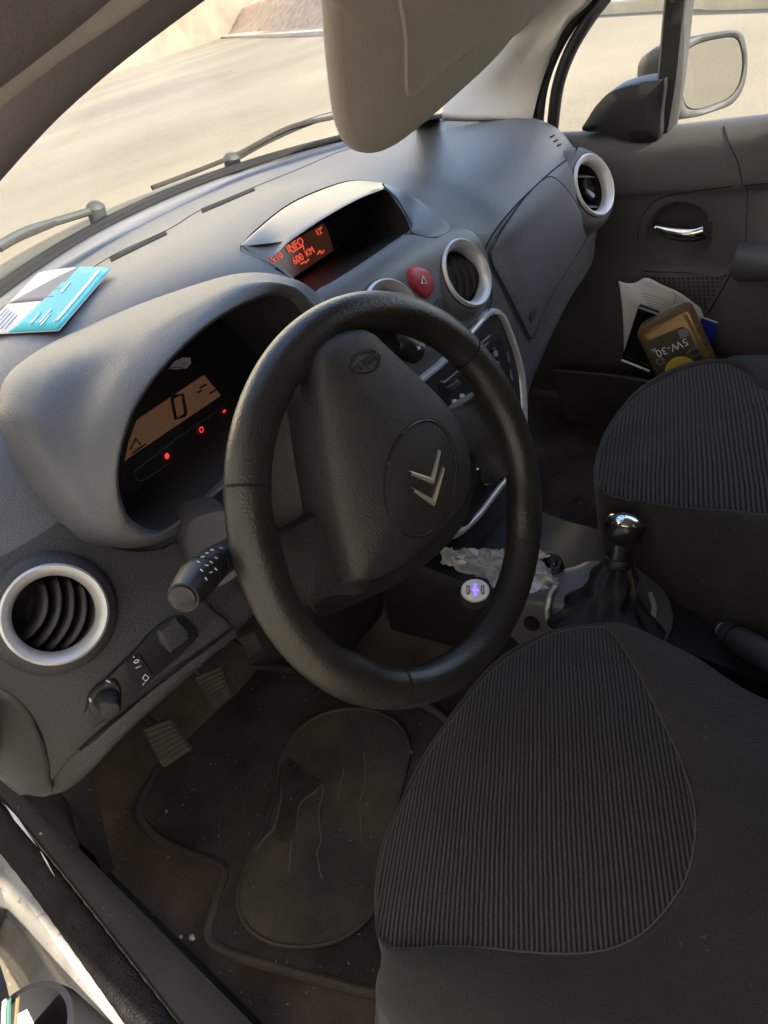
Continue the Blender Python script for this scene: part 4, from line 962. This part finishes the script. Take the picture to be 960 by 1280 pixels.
# handbrake
h0 = at(908,790,d=1.09); h1 = at(1010,852,d=.96)
hb = thing('handbrake', 'black handbrake lever with a silver push button beside the seat', 'handbrake', tuple(h1))
d_ = (h1-h0).normalized()
build('grip', MB().tube([h0+d_*x for x in (0, .004, .015, .05, .09, .14)], [.0145, .0165, .0175, .0185, .0185, .016], 24), M['dash2'], hb)
build('push_button', MB().tube([h0-d_*.012, h0-d_*.009, h0+d_*.004], [.0085, .0108, .0112], 24), M['button'], hb)
build('grip_ring', MB().tube([h0+d_*.026, h0+d_*.028], [.0186, .0186], 24), M['gloss'], hb)

# ------------------------------------------------------------------ USB charger and plastic bag
uc = at(594,738,d=.985); un = ((CAM-uc).normalized()*.55+V((-.1, -.35, .85))*.45).normalized()
us = thing('usb_charger', 'white double usb car charger glowing blue in the lighter socket', 'charger', tuple(uc-un*.03))
upv = CU
ua = (CR-un*CR.dot(un)).normalized()
build('charger_head', MB().lathe(uc, un, [(.0105, -.018), (.018, -.012), (.0195, -.004), (.0195, .000), (.0180, .003), (.0172, .0034), (1e-4, .0036)], 36, ell=.82, up=ua), M['usbwhite'], us)
build('charger_plug', MB().lathe(uc, un, [(.0085, -.045), (.0105, -.03), (.0108, -.017)], 24), M['silver'], us)
ub = un.cross(ua)
for s_ in (-1, 1):
    po = build('usb_port', MB().box(uc+ua*.0098*s_+un*.0042, ua*.0022, ub*.0058, un*.0006), M['lcdink'], us, False)
    build('port_tongue', MB().box(uc+ua*.0098*s_+un*.0049, ua*.0009, ub*.0045, un*.0002), M['marking'], po, False)
build('charger_light', MB().box(uc+un*.0042, ua*.0012, ub*.0080, un*.0005), M['led'], us, False)
build('charger_light', MB().box(uc+un*.0040, ua*.0045, ub*.0012, un*.0004), M['led'], us, False)
socket = build('socket', MB().lathe(uc-un*.035, un, [(.022, -.02), (.02, .0), (.013, .002), (.012, -.02)], 32), M['matblack'], us)
# crinkled clear bag
bgt = thing('plastic_bag', 'crumpled clear plastic bag in the tray behind the usb charger', 'plastic bag', tuple(at(630,720,Z=.46)))
def sheet(corners, seed, nu, nv, amp, mat_, name):
    rows = []
    for i in range(nu+1):
        row = []
        for j in range(nv+1):
            u, v = i/nu, j/nv
            p = corners[0].lerp(corners[1], u).lerp(corners[3].lerp(corners[2], u), v)
            q = V((u*4+seed, v*4, seed)); nz = V((abs(noise.noise(q))-.2, noise.noise(q+V((9, 3, 1))), abs(noise.noise(q*1.7+V((5, 5, 5))))))
            row.append(p+nz*amp)
        rows.append(row)
    return build(name, MB().grid(rows), mat_, bgt, True, ang=15)
sheet([at(549,688,Z=.50), at(632,690,Z=.50), at(640,742,Z=.475), at(556,706,Z=.485)], 3, 16, 10, .018, M['clearfilm'], 'bag_film')
sheet([at(588,690,Z=.505), at(676,688,Z=.48), at(696,730,Z=.455), at(632,752,Z=.465)], 8, 16, 12, .02, M['clearfilm'], 'bag_film')
sheet([at(590,700,Z=.49), at(640,700,Z=.485), at(688,735,Z=.452), at(634,752,Z=.458)], 5, 10, 8, .010, M['usbwhite'], 'white_wrapper')

# ------------------------------------------------------------------ pedals
def pedal(pts, z, label, wd):
    P = [at(x, y, Z=zz) for x, y, zz in pts]; c = sum(P, V((0, 0, 0)))/4
    n = (P[1]-P[0]).cross(P[3]-P[0]).normalized()
    if n.dot(fw) > 0: n = -n
    t = thing('pedal', label, 'pedal', tuple(c), 'foot pedals')
    Q = cr(P, 4, True); Q = [c+(p-c)*.97 for p in P]
    pd = build('pad', MB().prism(Q, -n*.010), M['pedal'], t, True, bevel=.006)
    for k in range(8):
        a = Q[0].lerp(Q[3], (k+.6)/8.2); b = Q[1].lerp(Q[2], (k+.6)/8.2)
        build('rib', MB().tube([a.lerp(b, .06)+n*.0005, a.lerp(b, .94)+n*.0005], .0022, 6), M['pedal'], pd)
    build('pedal_arm', MB().tube(cr([c-n*.01, c+V((.012, .05, -.03)), c+V((.02, .14, .03)), c+V((.02, .2, .16))], 5), .008, 8), M['black'], t)
    return t
pedal([(175,910,.44), (213,897,.44), (241,936,.41), (203,962,.40)], 0, 'worn ribbed clutch pedal, nearest to the open door', 1)
pedal([(240,846,.44), (278,830,.44), (292,870,.41), (268,888,.40)], 0, 'ribbed brake pedal in the middle of the three', 1)
pedal([(298,797,.44), (320,789,.44), (331,812,.41), (309,823,.40)], 0, 'small ribbed accelerator pedal under the steering wheel', 1)

# ------------------------------------------------------------------ floor mat
fm = thing('floor_mat', 'dirty dark driver floor mat with worn oval heel pad', 'floor mat', (-.45, .3, .27))
mo_ = [(245,868),(225,905),(203,955),(188,985),(176,1018),(196,1048),(236,1070),(282,1088),(272,1130),(262,1172),(284,1193),(340,1210),(410,1229),(482,1245),(560,1230),(600,1150),(600,1000),(560,905),(480,864),(400,846),(320,836),(270,850)]
ZM = .276
mw = [at(x, y, Z=ZM) for x, y in mo_]
mc = sum(mw, V((0, 0, 0)))/len(mw); MS = cr(mw, 5, True)
rows = [[mc.lerp(p, t)+V((0, 0, .006+.004*noise.noise(mc.lerp(p, t)*9))) for p in MS] for t in [k/14 for k in range(0, 15)][1:]]
rows = [[mc.lerp(p, .01)+V((0, 0, .006)) for p in MS]]+rows+[[p+V((0, 0, -.008)) for p in MS]]
build('mat_pile', MB().grid(rows, True, True, False), M['mat'], fm)
build('mat_binding', MB().tube([p+V((0, 0, .006)) for p in MS]+[MS[0]+V((0, 0, .006))], .0065, 8), M['rubber'], fm)
hp_ = [(352,945),(345,985),(330,1035),(308,1080),(297,1125),(310,1160),(345,1180),(395,1182),(440,1165),(470,1130),(485,1060),(500,990),(511,935),(495,902),(455,886),(410,890),(375,910)]
hw = [at(x, y, Z=ZM+.012) for x, y in hp_]; hcn = sum(hw, V((0, 0, 0)))/len(hw); HS = cr(hw, 5, True)
heel = build('heel_pad', MB().grid([[hcn.lerp(p, t)+V((0, 0, -.002+.0035*noise.noise(hcn.lerp(p, t)*14))) for p in HS] for t in (.01, .2, .4, .6, .8, .95, 1)]+[[p+V((0, 0, -.008)) for p in HS]], True, True, False), M['rubber'], fm)
build('heel_pad_rim', MB().tube([p+V((0, 0, -.001)) for p in HS]+[HS[0]], .0028, 6), M['rubber'], heel)
for L_ in ([(360,950),(352,990),(345,1030),(332,1046),(318,1062)], [(403,978),(392,992),(376,1004),(370,1030),(364,1062),(361,1090)], [(405,985),(399,1018),(401,1048),(397,1072),(404,1100)], [(455,940),(457,975),(450,1010),(452,1050)], [(430,960),(424,1000)]):
    q_ = cr([at(x, y, Z=ZM+.0108) for x, y in L_], 8); q_ = [p+V((noise.noise(p*60)*.003, noise.noise(p*60+V((3, 3, 3)))*.003, 0)) for p in q_]
    build('worn_groove', MB().tube(q_, [.0012+.0014*abs(noise.noise(p*90)) for p in q_], 6), M['crease'], heel)
# hole worn through the pad
hw2 = cr([at(x, y, Z=ZM+.0128) for x, y in ((352,958),(362,948),(378,966),(402,978),(384,990),(372,1004),(366,1048),(350,1052),(344,1040),(352,1000))], 3, True)
c_ = sum(hw2, V((0, 0, 0)))/len(hw2)
build('worn_hole', MB().grid([hw2, [c_.lerp(p, .02) for p in hw2]], True, False, True), M['mat'], heel)
build('side_trim', MB().grid([cr([at(x, y, Z=z) for x, y, z in r_], 5) for r_ in ([(56,975,.42),(84,1000,.37),(108,1045,.36),(130,1092,.355)], [(80,950,.44),(102,985,.36),(120,1035,.32),(138,1090,.32)], [(100,920,.45),(116,965,.36),(128,1025,.30),(143,1085,.29)])]), M['sillplastic'], car)
# crumbs and a pebble on the carpet
for k, (x, y, r, lab_) in enumerate(((240,1172,.004, 'larger pale pebble on the carpet by the sill'), (226,1171,.0025, 'smaller pale pebble on the carpet by the sill'), (514,940,.003, 'ochre crumb beside the worn heel pad'), (208,1014,.0018, 'tiny white crumb on the floor mat corner'))):
    c = at(x, y, Z=.292); mb = MB(); bmv = []
    rows = []
    for i in range(7):
        th = math.pi*i/6; rows.append([c+V((r*math.sin(th)*math.cos(p)*(1+.2*math.sin(3*p+k)), r*1.3*math.sin(th)*math.sin(p), r*.7*math.cos(th))) for p in [2*math.pi*j/10 for j in range(10)]])
    o = build('pebble', MB().grid(rows, True), M['kerb'] if k in (0, 1, 3) else M['ochre'], None); tag(o, lab_, 'crumb', 'crumbs on the floor')
cb = MB()
for k in range(85):
    x, y = random.uniform(110, 470), random.uniform(930, 1270)
    if y < 950+(120-x)*.5 or y > 1010+x*.9: continue
    p = at(x, y, Z=.287); a = random.uniform(0, 6.28); l = random.uniform(.0004, .0016)
    cb.box(p, V((math.cos(a), math.sin(a), 0))*l, V((-math.sin(a), math.cos(a), 0))*random.uniform(.0003, .0007), V((0, 0, .0004)))
tag(build('floor_lint', cb, M['greypaper'], None, False), 'pale lint and grit scattered over the dirty floor', None, None, 'stuff')

# ------------------------------------------------------------------ steering column shroud and stalks
col_ = thing('steering_column', 'grey plastic steering column cowl behind the wheel', 'steering column', (-.37, .15, .8))
build('column_underside', beam([(-.37, .05, .79), (-.37, .14, .76), (-.37, .28, .72)], .045, .06), M['matblack'], col_)
q = [at(235,655,Y=.17), at(285,640,Y=.12), at(310,680,Y=.10), at(300,715,Y=.11), at(262,735,Y=.14), at(238,700,Y=.17)]
qs = cr(q, 4, True); qc = sum(qs, V((0, 0, 0)))/len(qs)
build('column_cheek', MB().grid([[qc.lerp(p, .02) for p in qs], [qc.lerp(p, .9) for p in qs], qs, [p+V((0.02, .05, -.01)) for p in qs]], True, True, False), M['dash2'], col_)
def stalk(P, R_, label, tip=True, grp='steering column stalks'):
    t = thing('control_stalk', label, 'stalk', tuple(P[0]), grp)
    Q = cr(P, 6); n_ = len(Q); rr_ = []
    for i in range(n_):
        u = i/(n_-1)*(len(R_)-1); k = min(int(u), len(R_)-2); rr_.append(R_[k]+(R_[k+1]-R_[k])*(u-k))
    build('stalk_arm', MB().tube(Q, rr_, 20), M['gloss'] if False else M['black'], t)
    d = (Q[-1]-Q[-2]).normalized()
    build('stalk_tip', MB().tube([Q[-1]-d*.001, Q[-1]+d*.002, Q[-1]+d*.004, Q[-1]+d*.005], [rr_[-1]*.86, rr_[-1]*.82, rr_[-1]*.55, rr_[-1]*.05], 20), M['gloss'], t)
    return t, Q, rr_
t1, Q, rr_ = stalk([at(318,672,Y=.09), at(290,690,Y=.07), at(266,706,Y=.055), at(246,725,Y=.04), at(229,747,Y=.025)], [.010, .0125, .0135, .0150, .0115], 'black lamp and indicator stalk left of the steering wheel')
for i, k in enumerate((9, 12, 16)):
    d = (Q[k+1]-Q[k]).normalized(); build('stalk_ring', MB().tube([Q[k]-d*.0009, Q[k]+d*.0009], rr_[k]*1.035, 20), M['matblack'], t1)
sv = lambda x, y, l=0: (lambda v: CAM+v*l)(ray(x, y).normalized())
smb = MB().tube(Q, rr_, 20); SBVH = BVHTree.FromPolygons(smb.v, smb.f)
for i, (x, y) in enumerate(((246,702),(251,697),(257,692),(263,688),(250,712),(256,707),(262,702),(268,697),(256,722),(262,716),(268,710),(274,685))):
    h_ = SBVH.ray_cast(CAM, ray(x, y).normalized())
    if h_[0] is None: continue
    n_ = h_[1] if h_[1].dot(ray(x, y)) < 0 else -h_[1]
    s_ = h_[0]+n_*.0004; g_ = (CR+CU*(.6 if i % 2 else -.8)); g_ = (g_-n_*g_.dot(n_)).normalized()
    build('stalk_symbol', MB().tube([s_, s_+g_*.0026], .00055, 5), M['marking'], t1)
t2, Q, rr_ = stalk([at(455,420,Y=.13), at(480,424,Y=.12), at(500,430,Y=.11), at(522,441,Y=.10)], [.010, .012, .015, .0135], 'blue grey wiper stalk seen through the right of the steering wheel')
a = at(521,433,Y=.085)
build('stalk_symbol', MB().tube([a, a+CR*.004-CU*.003], .0006, 5), M['marking'], t2)
build('stalk_symbol', MB().tube([a+CR*.001-CU*.004, a+CR*.004+CU*.001], .0006, 5), M['marking'], t2)

# ------------------------------------------------------------------ steering wheel
TW = math.radians(18.52); WC = V((-.37, 0, .84)); wa = V((1, 0, 0)); wb = V((0, math.sin(TW), math.cos(TW))); wn = V((0, -math.cos(TW), math.sin(TW)))
wheel = thing('steering_wheel', 'black leather steering wheel turned upside down with chrome chevron badge', 'steering wheel', tuple(WC))
def wp(u, v, o=0): return WC+wa*u+wb*v+wn*o
def wpx(x, y, o=0): return atp(x, y, WC+wn*o, wn)
rows = []; NS = 180
def gauss(a, c, w_):
    d = (a-c+math.pi) % (2*math.pi)-math.pi; return math.exp(-(d/w_)**2)
for i in range(NS):
    a = 2*math.pi*i/NS; th = math.radians
    bul = .0025*gauss(a, th(-40), .16)+.002*gauss(a, th(207), .16)+.0015*gauss(a, th(10), .15)+.0015*gauss(a, th(158), .15)
    R0 = .1695-bul*.8; r1 = .0182+bul; r2 = .0172+bul*.4
    row = []
    for j in range(28):
        t = 2*math.pi*j/28; row.append(wp(0, 0)+(wa*math.cos(a)+wb*math.sin(a))*(R0+r1*math.cos(t))+wn*r2*math.sin(t))
    rows.append(row)
rows.append(rows[0])
build('rim', MB().grid(rows, True), M['leather'], wheel, ang=80)
for deg in (141, 23.6, -53, 225.6):
    a = math.radians(deg); rad_ = wa*math.cos(a)+wb*math.sin(a); tan_ = -wa*math.sin(a)+wb*math.cos(a)
    rows = []
    for s_ in (-.0012, 0, .0012):
        rows.append([WC+rad_*(.1695+(.0186 if s_ else .0188)*math.cos(t))+wn*(.0176 if s_ else .0178)*math.sin(t)+tan_*s_ for t in [2*math.pi*j/28 for j in range(28)]])
    build('leather_seam', MB().grid(rows, True), M['groove'], wheel)
# spokes
def spoke(pts, o, name, th=.022):
    P = [wpx(x, y, o) for x, y in pts]; n_ = len(P); c = sum(P, V((0, 0, 0)))/n_; S = cr(P, 5, True)
    return build(name, MB().grid([[c.lerp(p, .03)+wn*.004 for p in S], [c.lerp(p, .8)+wn*.0035 for p in S], [c.lerp(p, .95)+wn*.001 for p in S], S, [p-wn*th for p in S]], True, True, True), M['pad'], wheel, ang=60)
spoke([(335,690),(345,672),(362,662),(400,640),(430,622),(460,660),(460,735),(415,745),(385,757),(362,728)], -.004, 'spoke')
spoke([(548,522),(575,507),(600,491),(622,482),(648,498),(655,545),(650,590),(632,592),(612,572),(590,566),(565,580)], -.004, 'spoke')
spoke([(418,455),(440,405),(456,385),(480,400),(500,430),(480,470)], -.014, 'spoke')
P = [wpx(x, y, -.022) for x, y in [(322,500),(345,470),(366,466),(392,470),(402,540),(414,632),(440,700),(380,710),(340,690),(322,640),(316,560)]]; c = sum(P, V((0, 0, 0)))/len(P); S = cr(P, 4, True)
build('spoke_infill', MB().grid([[c.lerp(p, .03) for p in S], [c.lerp(p, .95) for p in S], S, [p-wn*.004 for p in S]], True, True, True), M['infill'], wheel, ang=50)
hubp = [(398,445),(425,418),(468,412),(540,485),(590,545),(600,600),(578,665),(520,715),(455,748),(405,762),(380,720),(375,640),(385,540)]
P = [wpx(x, y, -.02) for x, y in [(385,480),(420,425),(470,420),(540,490),(588,545),(592,610),(570,668),(515,718),(450,752),(395,768),(400,700),(402,640),(392,550)]]; c = sum(P, V((0, 0, 0)))/len(P); S = cr(P, 5, True)
build('hub_back', MB().grid([[c.lerp(p, .03)+wn*.004 for p in S], S, [c.lerp(p, .8)-wn*.05 for p in S], [c.lerp(p, .3)-wn*.05 for p in S]], True, True, True), M['black'], wheel, ang=60)
pp_ = [(400,436),(420,417),(447,409),(463,411),(482,428),(521,465),(560,505),(580,538),(588,570),(590,600),(580,630),(560,655),(520,697),(482,721),(462,728),(446,727),(436,705),(430,686),(419,635),(405,550),(396,477)]
P = [wpx(x, y, .022) for x, y in pp_]; c = wpx(500, 580, .03); S = cr(P, 4, True)
rows = [[c.lerp(p, t)+wn*h for p in S] for t, h in ((.02, .016), (.3, .0155), (.6, .013), (.8, .009), (.9, .0055), (.955, .002), (.985, -.003), (1.0, -.012), (1.0, -.05))]
build('pad_', MB(), M['pad'], None) if False else None
pad = build('airbag_cover', MB().grid(rows, True, True, False), M['pad'], wheel, ang=80)
PB = BVHTree.FromPolygons([p for r in rows for p in r], MB().grid(rows, True).f)
def pad_loop(name, cx, cy, rx, ry, rotd, r, m_, o=.0005, parent=None):
    L_ = []
    for k in range(48):
        t = 2*math.pi*k/48; x, y = rx*math.cos(t), ry*math.sin(t); ro = math.radians(rotd)
        h, n_ = hit(cx+x*math.cos(ro)-y*math.sin(ro), cy+x*math.sin(ro)+y*math.cos(ro), PB); L_.append(h+n_*o)
    L_.append(L_[0]); return build(name, MB().tube(L_, r, 6), m_, parent or pad)
pad_loop('badge_ring', 526, 598, 43, 73, 8, .0011, M['black'], .0002)
pad_loop('badge_groove', 526, 598, 45, 75, 8, .0007, M['groove'], .0002)
for t in (10, 70, 115, 190, 225, 300, 335, 262):
    ro = math.radians(t); x, y = 43*math.cos(ro), 73*math.sin(ro); r8 = math.radians(8)
    h, n_ = hit(526+x*math.cos(r8)-y*math.sin(r8), 598+x*math.sin(r8)+y*math.cos(r8), PB)
    build('badge_notch', MB().lathe(h, n_, [(.0022, -.002), (.0020, .0012), (.001, .0018), (1e-4, .0019)], 10), M['pad'], pad)
pad_loop('airbag_oval', 457, 452, 18, 14, -20, .0007, M['groove'], .0002)
pad_loop('airbag_oval', 457, 452, 16.5, 12.5, -20, .0006, M['pad'], .0004)
a, n_ = hit(457, 452, PB); b = atp(467, 446.5, a, n_); xd = (b-a).normalized()
text('airbag_lettering', 'AIRBAG', .0095, a, -xd, n_.cross(-xd), M['dash2'], pad, .0004, .0003)
# chevrons
badge = None
for (A_, B2, C2) in (((509,588),(537,597),(547,562)), ((513,609),(539,624),(552,583))):
    def cpx(x, y): h, n_ = hit(x, y, PB); return h, n_
    nn = cpx(*B2)[1]; pa, pb2, pc2 = [cpx(*q_)[0]+nn*.0022 for q_ in (A_, B2, C2)]
    dirs = (wb*.35-wa*.05).normalized()
    dn = ((pb2-pa).normalized()+(pb2-pc2).normalized()).normalized()
    wd = .0060
    mb = MB()
    for (e0) in (pa, pc2):
        m0 = e0.lerp(pb2, 1)
        top_a, top_b = e0, pb2
        low_a, low_b = e0.lerp(pb2, .06)+dn*wd*.55, pb2+dn*wd
        ridge_a = top_a.lerp(low_a, .45)+nn*.0012; ridge_b = top_b.lerp(low_b, .45)+nn*.0022
        mb.grid([[top_a-nn*.003, top_b-nn*.003], [top_a, top_b], [ridge_a, ridge_b], [low_a, low_b], [low_a-nn*.003, low_b-nn*.003]])
    o = build('chevron', mb, M['badge'], pad, False); 

# ------------------------------------------------------------------ leaflet on the dashboard
lf = thing('leaflet', 'turquoise and white leaflet lying on the left of the dashboard', 'leaflet', tuple(hit(70, 390)[0]))
cs = [(-24,426), (50,348), (143,343), (77,421)]
def lsurf(u, v):
    x = (cs[0][0]*(1-u)+cs[3][0]*u)*(1-v)+(cs[1][0]*(1-u)+cs[2][0]*u)*v
    y = (cs[0][1]*(1-u)+cs[3][1]*u)*(1-v)+(cs[1][1]*(1-u)+cs[2][1]*u)*v
    y -= 3.0*math.sin(math.pi*u)*v
    h, n_ = hit(x, y, None); return h+n_*(.004+.006*math.sin(math.pi*u)*v)
LP = [[lsurf(i/16, j/12) for j in range(13)] for i in range(17)]
# plane-ish: replace by smooth corners on the fitted surface
c00, c01, c11, c10 = LP[0][0], LP[0][12], LP[16][12], LP[16][0]
def ls(u, v, l=0):
    p = (c00*(1-u)+c10*u)*(1-v)+(c01*(1-u)+c11*u)*v
    return p+V((0, -.25, .97))*(.004+.005*math.sin(math.pi*u)*v+l)
def lpatch(name, u0, u1, v0, v1, l, m_, ucut=None):
    rows = []
    for i in range(13):
        row = []
        for j in range(9):
            v = v0+(v1-v0)*j/8; ua_ = u0 if ucut is None else u0+(ucut-u0)*j/8
            u = ua_+(u1-ua_)*i/12; row.append(ls(u, v, l))
        rows.append(row)
    return build(name, MB().grid(rows), m_, lf, thick=.0006)
lpatch('sheet', 0, 1, 0, 1, 0, M['paper'])
lpatch('turquoise_print', .40, .995, .005, .995, .0012, M['teal'], .62)
lpatch('grey_sheen_print', .02, .60, .45, .995, .0012, M['greypaper'], .60)  # glossy reflection on the leaflet laid in as a grey patch
lpatch('white_band', .875, .915, .12, .93, .0022, M['paper'])
for k, (u, v0, v1) in enumerate(((.60, .10, .25), (.74, .06, .22), (.66, .55, .72), (.70, .10, .3))):
    lpatch('white_print', u, u+.018, v0, v1, .0022, M['paper'])
for k in range(5): lpatch('printed_line', .08+.06*k, .09+.06*k, .05, .36-.03*k, .0018, M['ink'] if k % 2 else M['greypaper'])

# ------------------------------------------------------------------ open driver door pocket at the bottom left corner
dd = thing('driver_door', 'black pocket of the opened driver door at the bottom left corner', 'car door', tuple(at(20,1280,d=.95)))
c = at(28,1275,d=.93)
ha = V((-.84, .56, 0)); hb_ = V((-1.62, .10, 0)); hd_ = (hb_-ha).normalized(); hp_n = V((hd_.y, -hd_.x, 0))
def dpt_(t, z, o=0): return ha.lerp(hb_, t)+hp_n*o+V((0, 0, z))
rows = [[dpt_(t, z, o) for t in (0, .33, .66, 1)] for z, o in ((.28, .0), (.32, -.03), (.5, -.05), (.62, -.03), (.80, -.02), (.88, .0), (.86, .05), (.7, .09), (.3, .08), (.28, .0))]
build('door_trim', MB().grid(rows), M['door'], dd)
build('window_frame', MB().tube(cr([dpt_(-.05, .88, .03), dpt_(.25, 1.18, .03), dpt_(.5, 1.32, .03), dpt_(.9, 1.30, .03), dpt_(1, .88, .03)], 6), .015, 8), M['black'], dd)
build('pocket_shell', MB().lathe(c-CU*.02, V((0, 0, 1)), [(.05, -.15), (.055, -.02), (.052, 0), (.046, .001), (.044, -.02), (.03, -.06)], 36, up=V((1, 0, 0))), M['black'], dd)
q = [at(-40,1060,d=1.2), at(-8,1180,d=1.12), at(8,1230,d=1.10), at(24,1300,d=1.06), at(-60,1330,d=1.1)]
build('door_edge', MB().prism(q, V((-.03, 0, -.03))), M['black'], dd, False)
for k, (x, y, x2, y2, m_, lab_) in enumerate(((4,1252,2,1300,'paper','white slip at the left in the door pocket'), (10,1250,9,1300,'green','green edged slip in the door pocket'), (21,1248,17,1300,'ochre','ochre edged slip in the door pocket'))):
    a, b = at(x, y, d=.90), at(x2, y2, d=.90)
    o = build('paper_slip', MB().prism([a-CR*.0009, a+CR*.0009, b+CR*.0009, b-CR*.0009], fw*.004), M[m_], None, False); tag(o, lab_, 'paper slip', 'papers in the door pocket')
a = [at(33,1262,d=.90), at(42,1280,d=.90), at(30,1300,d=.90), at(20,1300,d=.9), at(22,1268,d=.9)]
tag(build('paper_slip', MB().prism(a, fw*.001), M['pink'], None, False), 'pale pink slip leaning at the right in the door pocket', 'paper slip', 'papers in the door pocket')
